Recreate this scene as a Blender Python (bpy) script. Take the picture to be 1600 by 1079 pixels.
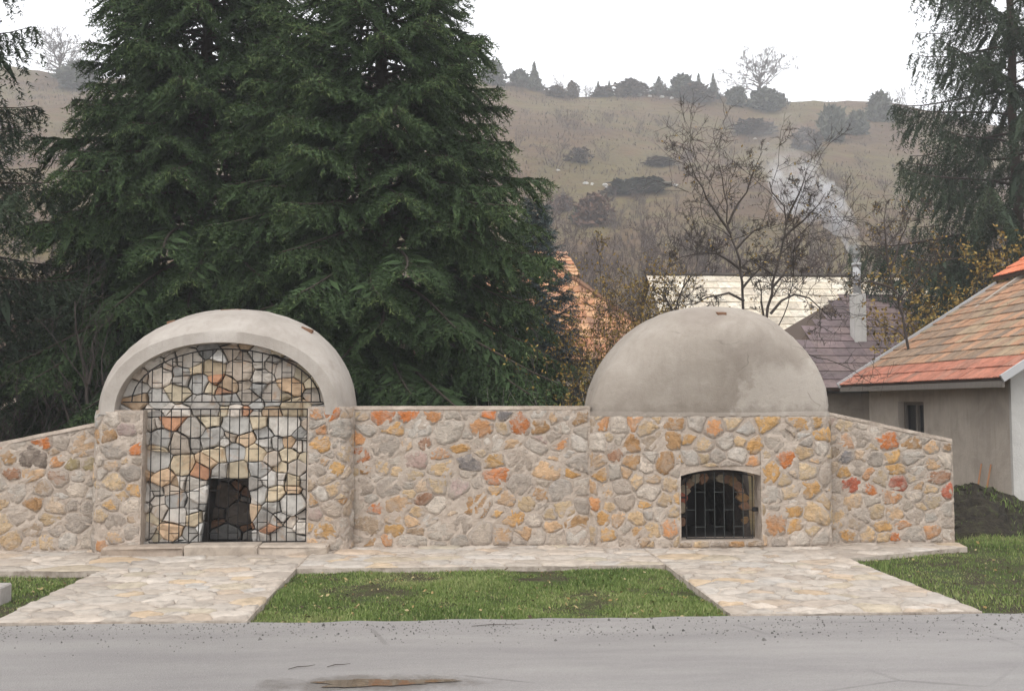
import bpy, bmesh, math, random
import numpy as np
from mathutils import Vector, Matrix

# ------------------------------------------------------------------ scene, camera, light
for o in list(bpy.data.objects):
    bpy.data.objects.remove(o)
SC = bpy.context.scene
COL = SC.collection
R = math.radians

cam_d = bpy.data.cameras.new('camera')
cam_d.sensor_width = 36.0
cam_d.lens = 33.75
cam_d.clip_start = 0.1
cam_d.clip_end = 3000
cam = bpy.data.objects.new('camera', cam_d)
COL.objects.link(cam)
cam.location = (0, 0, 1.65)
cam.rotation_euler = (R(90 + 3.45), 0, R(-3.55))
SC.camera = cam

SUN_EL, SUN_AZ = 52.0, 205.0          # azimuth clockwise from +Y: behind the camera, a little left
W = bpy.data.worlds.new('World')
SC.world = W
W.use_nodes = True
wn = W.node_tree
wn.nodes.clear()
w_out = wn.nodes.new('ShaderNodeOutputWorld')
w_bg = wn.nodes.new('ShaderNodeBackground')
w_sky = wn.nodes.new('ShaderNodeTexSky')
w_sky.sky_type = 'NISHITA'
w_sky.sun_disc = False
w_sky.sun_elevation = R(SUN_EL)
w_sky.sun_rotation = R(SUN_AZ)
w_sky.air_density = 1.0
w_sky.dust_density = 6.0
w_hs = wn.nodes.new('ShaderNodeHueSaturation')
w_hs.inputs['Saturation'].default_value = 0.12
w_mix = wn.nodes.new('ShaderNodeMixRGB')      # an even cloud deck over the sky
w_mix.inputs['Fac'].default_value = 0.75
w_mix.inputs['Color2'].default_value = (12.0, 12.1, 12.5, 1)
wn.links.new(w_sky.outputs[0], w_hs.inputs['Color'])
wn.links.new(w_hs.outputs[0], w_mix.inputs['Color1'])
wn.links.new(w_mix.outputs[0], w_bg.inputs['Color'])
w_bg.inputs['Strength'].default_value = 0.14
wn.links.new(w_bg.outputs[0], w_out.inputs['Surface'])

sun_d = bpy.data.lights.new('sun', 'SUN')
sun_d.energy = 1.1
sun_d.angle = R(25)
sun_d.color = (1.0, 0.96, 0.9)
sun = bpy.data.objects.new('sun', sun_d)
COL.objects.link(sun)
sun.rotation_euler = (R(90 - SUN_EL), 0, R(180 - SUN_AZ))
sun.location = (0, -5, 30)

SC.view_settings.view_transform = 'Standard'
SC.view_settings.look = 'None'
SC.view_settings.exposure = 0.22
SC.view_settings.gamma = 1.0
SC.view_settings.use_curve_mapping = False
SC.render.engine = 'CYCLES'
SC.cycles.use_denoising = True
SC.cycles.max_bounces = 6
SC.cycles.diffuse_bounces = 3
SC.cycles.glossy_bounces = 3
SC.cycles.volume_bounces = 1
SC.cycles.transparent_max_bounces = 6
SC.cycles.volume_step_rate = 2.0

# ------------------------------------------------------------------ measured data (metres)
MID = [(-0.81,1.49,0.33,0.13,'O'),(-0.49,1.5,0.27,0.1,'O'),(-0.21,1.51,0.21,0.1,'o'),(-0.67,1.35,0.26,0.1,'Y'),(-1.11,1.25,0.09,0.12,'o'),(-1.07,1.03,0.18,0.21,'O'),(-0.41,1.36,0.24,0.22,'W'),(-0.03,1.33,0.28,0.3,'W'),(-0.75,1.15,0.34,0.26,'G'),(-0.79,0.91,0.14,0.19,'y'),(-0.35,1.18,0.1,0.1,'B'),(-0.56,1.15,0.1,0.14,'p'),(-0.44,1.0,0.27,0.18,'P'),(-0.14,1.03,0.16,0.09,'o'),(-0.1,0.89,0.26,0.2,'y'),(-0.48,0.81,0.16,0.14,'y'),(-0.17,0.71,0.24,0.15,'y'),(-0.62,0.49,0.28,0.2,'p'),(-0.88,0.46,0.12,0.1,'O'),(-0.32,0.55,0.24,0.09,'B'),(-0.39,0.38,0.15,0.12,'y'),(-0.64,0.2,0.21,0.11,'Y'),(-0.44,0.17,0.21,0.09,'b'),(-0.75,0.06,0.08,0.1,'o'),(0.35,1.36,0.22,0.27,'o'),(0.43,1.52,0.18,0.09,'O'),(0.6,1.51,0.12,0.09,'D'),(0.78,1.4,0.2,0.26,'O'),(1.03,1.38,0.21,0.16,'K'),(1.0,1.53,0.16,0.07,'W'),(1.17,1.46,0.09,0.15,'p'),(1.52,1.49,0.14,0.15,'K'),(0.21,0.96,0.24,0.18,'D'),(0.47,0.97,0.2,0.12,'Y'),(0.51,0.8,0.32,0.15,'O'),(0.12,1.14,0.27,0.07,'Y'),(0.68,1.18,0.16,0.07,'p'),(1.28,1.17,0.18,0.1,'o'),(1.49,1.18,0.12,0.18,'W'),(0.27,0.51,0.34,0.32,'K'),(0.51,0.65,0.12,0.1,'Y'),(1.03,0.59,0.2,0.15,'K'),(0.87,0.49,0.2,0.14,'y'),(0.73,0.32,0.2,0.2,'Y'),(0.59,0.11,0.21,0.2,'p'),(0.85,0.17,0.14,0.16,'p'),(1.0,0.13,0.12,0.15,'W'),(1.33,0.42,0.2,0.21,'y'),(1.15,0.22,0.15,0.15,'p'),(1.45,0.26,0.21,0.14,'K'),(1.45,0.1,0.27,0.16,'W'),(1.22,0.09,0.18,0.15,'W'),(1.5,0.45,0.15,0.15,'G'),(1.47,0.96,0.2,0.2,'G'),(0.82,1.0,0.27,0.27,'G'),(0.79,0.69,0.3,0.21,'G'),(1.27,0.63,0.28,0.24,'G'),(-1.0,1.37,0.14,0.14,'W'),(-1.01,0.69,0.22,0.22,'G'),(-0.96,0.25,0.26,0.21,'b'),(-0.12,0.17,0.26,0.2,'W'),(0.12,0.24,0.21,0.2,'G'),(0.1,0.68,0.26,0.2,'P'),(-0.19,0.47,0.22,0.16,'W')]
LW = [(-4.61,1.18,0.2,0.1,'O'),(-4.73,1.04,0.38,0.18,'N'),(-4.45,1.01,0.12,0.15,'o'),(-5.01,1.06,0.12,0.12,'K'),(-5.1,1.15,0.07,0.07,'O'),(-4.19,1.17,0.28,0.28,'p'),(-4.11,0.96,0.15,0.12,'L'),(-4.3,0.95,0.15,0.09,'L'),(-4.43,0.82,0.21,0.16,'B'),(-4.75,0.85,0.18,0.14,'p'),(-4.65,0.7,0.21,0.16,'b'),(-4.72,0.54,0.24,0.11,'K'),(-4.96,0.85,0.16,0.09,'B'),(-4.52,0.36,0.15,0.1,'y'),(-4.1,0.46,0.21,0.14,'G'),(-4.22,0.3,0.26,0.18,'G'),(-4.34,0.1,0.16,0.14,'W'),(-4.55,0.09,0.16,0.18,'y'),(-4.73,0.07,0.15,0.09,'y'),(-4.95,0.12,0.21,0.2,'y'),(-4.42,1.21,0.21,0.14,'G'),(-4.89,0.64,0.22,0.15,'W'),(-4.87,0.39,0.2,0.15,'G'),(-4.25,0.67,0.2,0.16,'W')]
PL = [(-3.83,1.29,0.12,0.12,'K'),(-3.75,1.12,0.28,0.19,'G'),(-3.51,1.14,0.09,0.16,'O'),(-3.75,0.78,0.22,0.23,'y'),(-3.77,0.54,0.16,0.13,'Y'),(-3.73,0.16,0.18,0.12,'p'),(-3.61,1.35,0.21,0.13,'P'),(-3.58,1.51,0.21,0.15,'G'),(-3.81,1.47,0.16,0.13,'W'),(-3.57,0.87,0.19,0.22,'G'),(-3.54,0.51,0.18,0.22,'W'),(-3.73,0.34,0.21,0.15,'G'),(-3.53,0.23,0.18,0.21,'G')]
PR = [(-1.48,1.19,0.23,0.18,'Y'),(-1.31,0.94,0.15,0.19,'Y'),(-1.35,0.68,0.16,0.16,'y'),(-1.41,0.23,0.29,0.18,'Y'),(-1.57,0.58,0.06,0.18,'Y'),(-1.48,1.35,0.09,0.1,'o'),(-1.35,1.53,0.18,0.13,'O'),(-1.53,1.51,0.13,0.09,'o'),(-1.52,0.89,0.15,0.18,'G'),(-1.48,0.64,0.12,0.19,'W'),(-1.34,0.46,0.19,0.18,'G'),(-1.52,0.41,0.13,0.13,'P')]
RK = [(1.75,1.41,0.1,0.16,'o'),(1.92,1.39,0.18,0.18,'W'),(2.11,1.43,0.12,0.12,'o'),(2.24,1.37,0.21,0.15,'y'),(2.56,1.4,0.15,0.12,'K'),(2.33,1.22,0.21,0.22,'b'),(2.54,1.24,0.16,0.16,'K'),(1.83,1.24,0.1,0.07,'y'),(2.03,1.18,0.13,0.18,'K'),(2.45,0.97,0.18,0.26,'K'),(1.89,1.06,0.13,0.1,'B'),(2.06,0.97,0.15,0.15,'K'),(2.23,0.93,0.15,0.13,'W'),(1.75,0.84,0.13,0.18,'Y'),(2.0,0.86,0.12,0.09,'p'),(2.12,0.78,0.1,0.16,'y'),(1.68,0.65,0.09,0.12,'p'),(1.8,0.65,0.09,0.12,'p'),(1.67,0.48,0.12,0.1,'o'),(1.77,0.33,0.1,0.16,'Y'),(1.9,0.33,0.09,0.19,'p'),(1.79,0.14,0.12,0.15,'Y'),(2.12,0.33,0.18,0.15,'y'),(2.12,0.17,0.16,0.13,'Y'),(2.29,0.19,0.16,0.18,'y'),(2.5,0.23,0.22,0.21,'o'),(2.54,0.41,0.15,0.1,'y'),(2.38,0.39,0.12,0.13,'W'),(2.44,0.53,0.15,0.12,'y'),(2.53,0.71,0.13,0.19,'y'),(3.02,1.38,0.22,0.19,'o'),(2.89,1.17,0.22,0.15,'y'),(3.49,1.15,0.13,0.18,'Y'),(3.32,1.2,0.13,0.13,'y'),(3.22,1.43,0.15,0.1,'y'),(3.66,1.42,0.18,0.12,'Y'),(4.05,1.4,0.25,0.13,'Y'),(4.28,1.42,0.13,0.12,'Y'),(3.88,1.0,0.16,0.21,'O'),(4.09,1.08,0.16,0.15,'y'),(3.68,0.86,0.14,0.31,'Y'),(3.5,0.97,0.12,0.1,'o'),(3.85,0.78,0.12,0.15,'y'),(4.12,0.87,0.23,0.18,'y'),(4.31,1.15,0.15,0.13,'W'),(4.16,0.68,0.19,0.16,'Y'),(3.95,0.41,0.21,0.1,'Y'),(3.72,0.27,0.25,0.29,'o'),(3.97,0.24,0.13,0.15,'Y'),(4.14,0.19,0.13,0.15,'y'),(3.92,0.62,0.15,0.15,'y'),(4.32,0.51,0.12,0.12,'y'),(3.69,0.58,0.18,0.16,'W'),(1.93,0.7,0.16,0.16,'G'),(1.97,0.51,0.15,0.15,'G'),(2.27,0.62,0.19,0.16,'W'),(2.76,1.02,0.16,0.13,'W'),(3.06,1.04,0.19,0.1,'G')]
RW = [(4.66,1.39,0.14,0.14,'y'),(5.08,1.34,0.2,0.1,'W'),(5.18,1.2,0.33,0.14,'O'),(5.52,1.17,0.21,0.15,'K'),(5.75,1.14,0.18,0.14,'p'),(5.95,1.14,0.14,0.1,'K'),(4.68,1.2,0.16,0.18,'o'),(4.88,1.24,0.18,0.21,'G'),(5.24,1.01,0.12,0.14,'Y'),(4.68,1.01,0.14,0.14,'D'),(5.52,1.01,0.36,0.1,'W'),(5.92,0.99,0.16,0.15,'W'),(4.67,0.84,0.16,0.1,'Y'),(5.29,0.85,0.18,0.09,'Y'),(4.73,0.68,0.22,0.15,'R'),(5.31,0.71,0.22,0.16,'R'),(5.02,0.62,0.2,0.12,'O'),(5.58,0.85,0.2,0.12,'W'),(5.78,0.77,0.32,0.12,'B'),(5.93,0.6,0.14,0.13,'R'),(4.78,0.48,0.15,0.18,'p'),(5.24,0.53,0.15,0.14,'o'),(5.53,0.54,0.16,0.14,'W'),(5.73,0.49,0.22,0.16,'y'),(5.27,0.35,0.2,0.18,'p'),(5.05,0.36,0.14,0.18,'y'),(4.87,0.33,0.2,0.12,'W'),(5.91,0.37,0.16,0.15,'W'),(5.11,0.19,0.22,0.09,'Y'),(5.39,0.2,0.15,0.07,'o'),(5.75,0.13,0.15,0.15,'o'),(5.92,0.21,0.12,0.1,'G'),(4.69,0.09,0.2,0.14,'Y'),(4.94,0.09,0.16,0.12,'y'),(5.13,0.07,0.14,0.07,'y'),(5.27,0.05,0.09,0.06,'O'),(5.91,0.1,0.14,0.09,'W'),(4.83,0.89,0.18,0.16,'G'),(5.03,1.0,0.18,0.18,'G'),(5.52,0.31,0.18,0.15,'G')]
SKY = [(17.5,204,69.48,6.26,4.08,'fir'),(14.3,204,70.11,3.54,4.08,'ev'),(23.1,204,68.65,4.49,4.9,'bare'),(26.6,204,68.39,1.9,5.44,'bare'),(31.5,204,68.37,3.54,2.18,'jun'),(33.9,204,68.47,3.54,2.18,'jun'),(38.6,204,68.8,3.26,8.16,'scrub'),(44.8,203.5,68.95,4.07,4.07,'jun'),(49.3,201.5,67.81,4.57,5.37,'ev'),(53.3,202.5,68.28,5.13,3.24,'fir'),(56.4,202.0,67.73,5.66,2.96,'fir'),(51.3,198.5,65.82,3.71,7.94,'scrub'),(60.5,199.0,65.36,3.71,3.98,'ev'),(67.3,204,68.11,10.2,11.56,'big'),(65.8,197.5,64.09,4.21,6.58,'ev'),(69.9,200.0,65.53,2.93,3.47,'ev'),(68.9,168.5,49.2,6.18,4.49,'ev'),(76.1,174.0,52.39,4.06,4.06,'ev'),(84.9,183.5,57.77,5.38,5.38,'ev'),(89.4,185.5,58.68,6.18,6.18,'bare'),(92.7,186.0,58.63,4.96,4.96,'bare'),(-80.9,199.0,67.3,9.95,10.61,'big'),(-75.1,195.0,64.78,5.2,7.8,'ev'),(8.4,201.0,69.61,4.69,5.36,'ev'),(19.0,158.5,48.02,1.9,2.75,'bare'),(25.4,161.0,48.47,3.22,3.01,'bare'),(32.8,165.5,49.4,3.09,2.87,'bare'),(22.6,140.0,37.69,2.43,3.73,'bare'),(14.5,134.0,35.05,3.57,7.15,'bare'),(18.4,137.5,36.72,2.2,3.67,'scrub'),(23.9,120.5,28.59,1.77,6.43,'ev'),(15.9,106.0,21.61,3.53,4.24,'rust'),(14.5,107.5,22.01,1.86,2.15,'ev'),(57.4,179.0,53.38,2.63,8.35,'scrub'),(61.6,162.0,45.83,3.89,5.4,'scrub'),(13.4,115.0,25.08,1.84,3.07,'rust'),(30.5,139.0,36.79,1.3,4.63,'scrub'),(20.7,121.0,28.42,1.13,3.23,'scrub')]
ROCKS = [(17.8,127.0,31.1,0.68),(18.7,127.0,31.11,0.42),(20.3,126.0,30.67,0.67),(29.0,122.5,30.02,0.57),(28.8,140.0,37.27,0.56),(35.0,204.0,68.54,0.95),(37.0,203.0,68.16,0.81),(40.5,203.0,68.42,0.95),(42.2,201.0,67.44,0.8),(44.8,200.5,67.24,0.94),(46.7,199.5,66.65,0.8),(38.6,204.0,68.8,0.68),(14.7,132.5,34.18,0.53),(56.6,174.5,51.08,0.58),(18.6,126.5,30.86,0.34),(20.4,125.0,30.21,0.42),(57.5,170.0,49.03,0.45)]
LIMBS_A = [[(5.252,17.0,2.456),(5.25,17.0,3.15),(5.237,17.0,3.848),(5.127,17.0,4.431),(4.969,17.0,4.957),(4.906,17.0,5.486),(4.842,17.0,6.016)],[(5.037,17.0,4.723),(4.609,17.0,5.364),(4.321,17.0,5.949),(4.16,17.0,6.359)],[(4.992,17.0,4.899),(5.32,17.0,5.491),(5.505,17.0,5.943),(5.63,17.0,6.266)],[(5.193,17.0,4.081),(4.773,17.0,4.37),(4.361,17.0,4.33),(3.949,17.0,4.187)],[(5.267,17.0,3.499),(4.998,17.0,3.637),(4.586,17.0,3.553),(4.174,17.0,3.376)],[(5.235,17.0,3.732),(5.536,17.0,4.084),(5.837,17.0,4.38)],[(5.127,17.0,4.431),(5.488,17.0,4.787),(5.726,17.0,4.884)]]
LIMBS_B = [[(5.185,15.5,2.386),(5.152,15.5,3.02),(5.292,15.5,3.658),(5.43,15.5,4.14),(5.525,15.5,4.624),(5.465,15.5,4.945),(5.317,15.5,5.159),(5.265,15.5,5.32)],[(5.455,15.5,4.355),(5.819,15.5,4.681),(6.097,15.5,4.954),(6.211,15.5,5.171)],[(5.315,15.5,3.765),(4.995,15.5,3.976),(4.78,15.5,4.027)],[(5.24,15.5,3.126),(5.416,15.5,3.34),(5.634,15.5,3.448),(5.871,15.5,3.386),(6.117,15.5,3.185),(6.276,15.5,3.026)],[(5.269,15.5,3.552),(5.59,15.5,3.981),(5.865,15.5,4.198)],[(5.151,15.5,2.914),(5.093,15.5,3.338),(5.077,15.5,3.71)],[(5.525,15.5,4.624),(5.718,15.5,5.057),(5.911,15.5,5.492)]]
LIMBS_C = [[(9.278,19.0,2.56),(9.194,19.0,3.476),(8.978,19.0,4.0),(8.897,19.0,4.526),(8.727,19.0,4.723),(8.33,19.0,4.983)],[(8.921,19.0,4.395),(9.207,19.0,5.058),(9.423,19.0,5.592),(9.634,19.0,5.861)],[(9.093,19.0,3.738),(9.591,19.0,4.268),(10.008,19.0,4.669)],[(8.978,19.0,4.0),(8.512,19.0,4.128),(8.042,19.0,4.058)],[(8.897,19.0,4.526),(8.805,19.0,5.186),(8.886,19.0,5.718)]]
LIMBS_D = [[(3.872,16.5,2.428),(3.858,16.5,3.212),(3.999,16.5,3.662),(4.171,16.5,3.889)],[(3.858,16.5,3.212),(3.713,16.5,3.492),(3.488,16.5,3.636)],[(3.845,16.5,3.099),(3.597,16.5,3.098),(3.37,16.5,2.985)]]
LIMBS_E = [[(-5.289,14.5,0.993),(-5.359,14.5,1.931),(-5.451,14.5,2.308),(-5.516,14.5,2.686),(-5.566,14.5,3.16)],[(-5.349,14.5,1.931),(-5.286,14.5,2.309),(-5.263,14.5,2.877)],[(-5.034,14.5,1.086),(-5.142,14.5,1.743),(-5.175,14.5,2.309),(-5.12,14.5,2.688)],[(-5.215,14.5,0.993),(-5.606,14.5,1.931),(-5.892,14.5,2.307)],[(-5.492,14.5,1.087),(-5.739,14.5,1.743),(-6.064,14.5,1.931)]]
SMOKE = [(10.74,24.8,5.534),(10.694,24.8,5.826),(10.58,24.8,6.221),(10.309,24.8,6.632),(9.931,24.8,6.973),(9.551,24.8,7.192),(9.273,24.8,7.275),(9.073,24.8,7.791),(8.826,24.8,8.567),(8.49,24.8,9.343)]

# ------------------------------------------------------------------ helpers
def lin(c):
    return tuple(((v / 255) / 12.92 if v / 255 <= 0.04045 else ((v / 255 + 0.055) / 1.055) ** 2.4) for v in c)

def tag(o, label=None, cat=None, group=None, kind=None):
    if label: o['label'] = label
    if cat: o['category'] = cat
    if group: o['group'] = group
    if kind: o['kind'] = kind
    return o

def empty(name, loc=(0, 0, 0), rz=0.0):
    o = bpy.data.objects.new(name, None)
    COL.objects.link(o)
    o.location = loc
    o.rotation_euler = (0, 0, rz)
    o.empty_display_size = 0.2
    return o

def link_mesh(name, me, mat=None, parent=None, color=None):
    o = bpy.data.objects.new(name, me)
    COL.objects.link(o)
    if mat is not None and not me.materials:
        me.materials.append(mat)
    if parent is not None:
        o.parent = parent
    if color is not None:
        o.color = (*color, 1)
    return o

def mesh_py(name, verts, faces, smooth=False):
    me = bpy.data.meshes.new(name)
    me.from_pydata([tuple(v) for v in verts], [], [tuple(f) for f in faces])
    if smooth:
        me.polygons.foreach_set('use_smooth', [True] * len(me.polygons))
    me.update()
    return me

def mesh_tri(name, V, T, tint=None, smooth=False):
    V = np.asarray(V, dtype=np.float32); T = np.asarray(T, dtype=np.int32)
    me = bpy.data.meshes.new(name)
    me.vertices.add(len(V)); me.vertices.foreach_set('co', V.ravel())
    me.loops.add(T.size); me.loops.foreach_set('vertex_index', T.ravel())
    me.polygons.add(len(T))
    me.polygons.foreach_set('loop_start', np.arange(0, T.size, 3, dtype=np.int32))
    if smooth:
        me.polygons.foreach_set('use_smooth', np.ones(len(T), dtype=bool))
    me.update(calc_edges=True)
    if tint is not None:
        a = me.attributes.new('tint', 'FLOAT', 'POINT')
        a.data.foreach_set('value', np.asarray(tint, dtype=np.float32))
    return me

class MB:
    """collects shapes for ONE part"""
    def __init__(s): s.v = []; s.f = []
    def add(s, v, f):
        b = len(s.v); s.v += [tuple(p) for p in v]; s.f += [tuple(i + b for i in q) for q in f]; return s
    def box(s, x0, x1, y0, y1, z0, z1):
        v = [(x0,y0,z0),(x1,y0,z0),(x1,y1,z0),(x0,y1,z0),(x0,y0,z1),(x1,y0,z1),(x1,y1,z1),(x0,y1,z1)]
        return s.add(v, [(0,3,2,1),(4,5,6,7),(0,1,5,4),(1,2,6,5),(2,3,7,6),(3,0,4,7)])
    def prism(s, pts, y0, y1):                     # polygon in xz, extruded along y
        n = len(pts)
        v = [(x, y0, z) for x, z in pts] + [(x, y1, z) for x, z in pts]
        f = [tuple(range(n)), tuple(range(2*n-1, n-1, -1))]
        f += [(i, i+n, (i+1) % n + n, (i+1) % n) for i in range(n)]
        return s.add(v, f)
    def tube(s, path, rad, sides=6, cap=True):
        path = [Vector(p) for p in path]; n = len(path)
        if not hasattr(rad, '__len__'): rad = [rad] * n
        b = []
        for i, p in enumerate(path):
            d = (path[min(i+1, n-1)] - path[max(i-1, 0)]).normalized()
            a = d.cross(Vector((0.3, 0.2, 1)) if abs(d.z) < .9 else Vector((1, 0.1, 0))).normalized(); c = d.cross(a)
            for k in range(sides):
                t = 2*math.pi*k/sides
                b.append(p + (a*math.cos(t) + c*math.sin(t)) * rad[i])
        f = []
        for i in range(n-1):
            for k in range(sides):
                k2 = (k+1) % sides
                f.append((i*sides+k, i*sides+k2, (i+1)*sides+k2, (i+1)*sides+k))
        if cap:
            f.append(tuple(range(sides-1, -1, -1))); f.append(tuple((n-1)*sides+k for k in range(sides)))
        return s.add(b, f)
    def build(s, name, mat, parent=None, smooth=False, color=None, bevel=0):
        me = mesh_py(name, s.v, s.f, smooth)
        if bevel:
            bm = bmesh.new(); bm.from_mesh(me)
            bmesh.ops.bevel(bm, geom=bm.edges[:], offset=bevel, segments=1, affect='EDGES')
            bm.to_mesh(me); bm.free()
        return link_mesh(name, me, mat, parent, color)

# ------------------------------------------------------------------ materials
class G:
    """tiny node-graph helper"""
    def __init__(s, name):
        s.m = bpy.data.materials.new(name); s.m.use_nodes = True
        s.t = s.m.node_tree; s.n = s.t.nodes; s.l = s.t.links
        s.b = s.n['Principled BSDF']; s.b.inputs['Specular IOR Level'].default_value = 0.25
        s.b.inputs['Roughness'].default_value = 0.9
    def set(s, sock, v):
        if hasattr(v, 'is_linked') or isinstance(v, bpy.types.NodeSocket): s.l.new(v, sock)
        else:
            if isinstance(v, (tuple, list)) and len(v) == 3 and sock.type == 'RGBA': v = (*v, 1)
            sock.default_value = v
    def coord(s, kind='Object'):
        return s.n.new('ShaderNodeTexCoord').outputs[kind]
    def pos(s):
        return s.n.new('ShaderNodeNewGeometry').outputs['Position']
    def scale(s, vec, sc):
        m = s.n.new('ShaderNodeMapping'); s.l.new(vec, m.inputs['Vector']); m.inputs['Scale'].default_value = sc; return m.outputs[0]
    def noise(s, vec, scale, detail=4, rough=0.6, dist=0.0):
        n = s.n.new('ShaderNodeTexNoise'); s.l.new(vec, n.inputs['Vector'])
        n.inputs['Scale'].default_value = scale; n.inputs['Detail'].default_value = detail
        n.inputs['Roughness'].default_value = rough; n.inputs['Distortion'].default_value = dist
        return n.outputs['Fac']
    def voro(s, vec, scale, feature='F1', out='Distance'):
        n = s.n.new('ShaderNodeTexVoronoi'); s.l.new(vec, n.inputs['Vector']); n.feature = feature
        n.inputs['Scale'].default_value = scale; return n.outputs[out]
    def ramp(s, fac, stops):
        r = s.n.new('ShaderNodeValToRGB'); s.l.new(fac, r.inputs['Fac'])
        e = r.color_ramp.elements
        while len(e) < len(stops): e.new(0.5)
        for i, (p, c) in enumerate(stops):
            e[i].position = p; e[i].color = (*c, 1) if isinstance(c, tuple) else (c, c, c, 1)
        return r.outputs['Color']
    def mix(s, fac, a, b, mode='MIX'):
        m = s.n.new('ShaderNodeMixRGB'); m.blend_type = mode
        s.set(m.inputs['Fac'], fac); s.set(m.inputs['Color1'], a); s.set(m.inputs['Color2'], b); return m.outputs[0]
    def math(s, op, a, b=0.0):
        m = s.n.new('ShaderNodeMath'); m.operation = op; s.set(m.inputs[0], a); s.set(m.inputs[1], b); return m.outputs[0]
    def map(s, v, a, b, c, d):
        m = s.n.new('ShaderNodeMapRange'); s.set(m.inputs[0], v)
        for i, k in enumerate((a, b, c, d)): m.inputs[i+1].default_value = k
        return m.outputs[0]
    def attr(s, name, out='Fac'):
        a = s.n.new('ShaderNodeAttribute'); a.attribute_name = name; return a.outputs[out]
    def info(s, out):
        return s.n.new('ShaderNodeObjectInfo').outputs[out]
    def sep(s, vec):
        n = s.n.new('ShaderNodeSeparateXYZ'); s.l.new(vec, n.inputs[0]); return n.outputs
    def bump(s, h, strength=0.4, dist=0.02):
        b = s.n.new('ShaderNodeBump'); b.inputs['Strength'].default_value = strength; b.inputs['Distance'].default_value = dist
        s.l.new(h, b.inputs['Height']); s.l.new(b.outputs[0], s.b.inputs['Normal'])
    def base(s, v): s.set(s.b.inputs['Base Color'], v)
    def rough(s, v): s.set(s.b.inputs['Roughness'], v)

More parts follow.
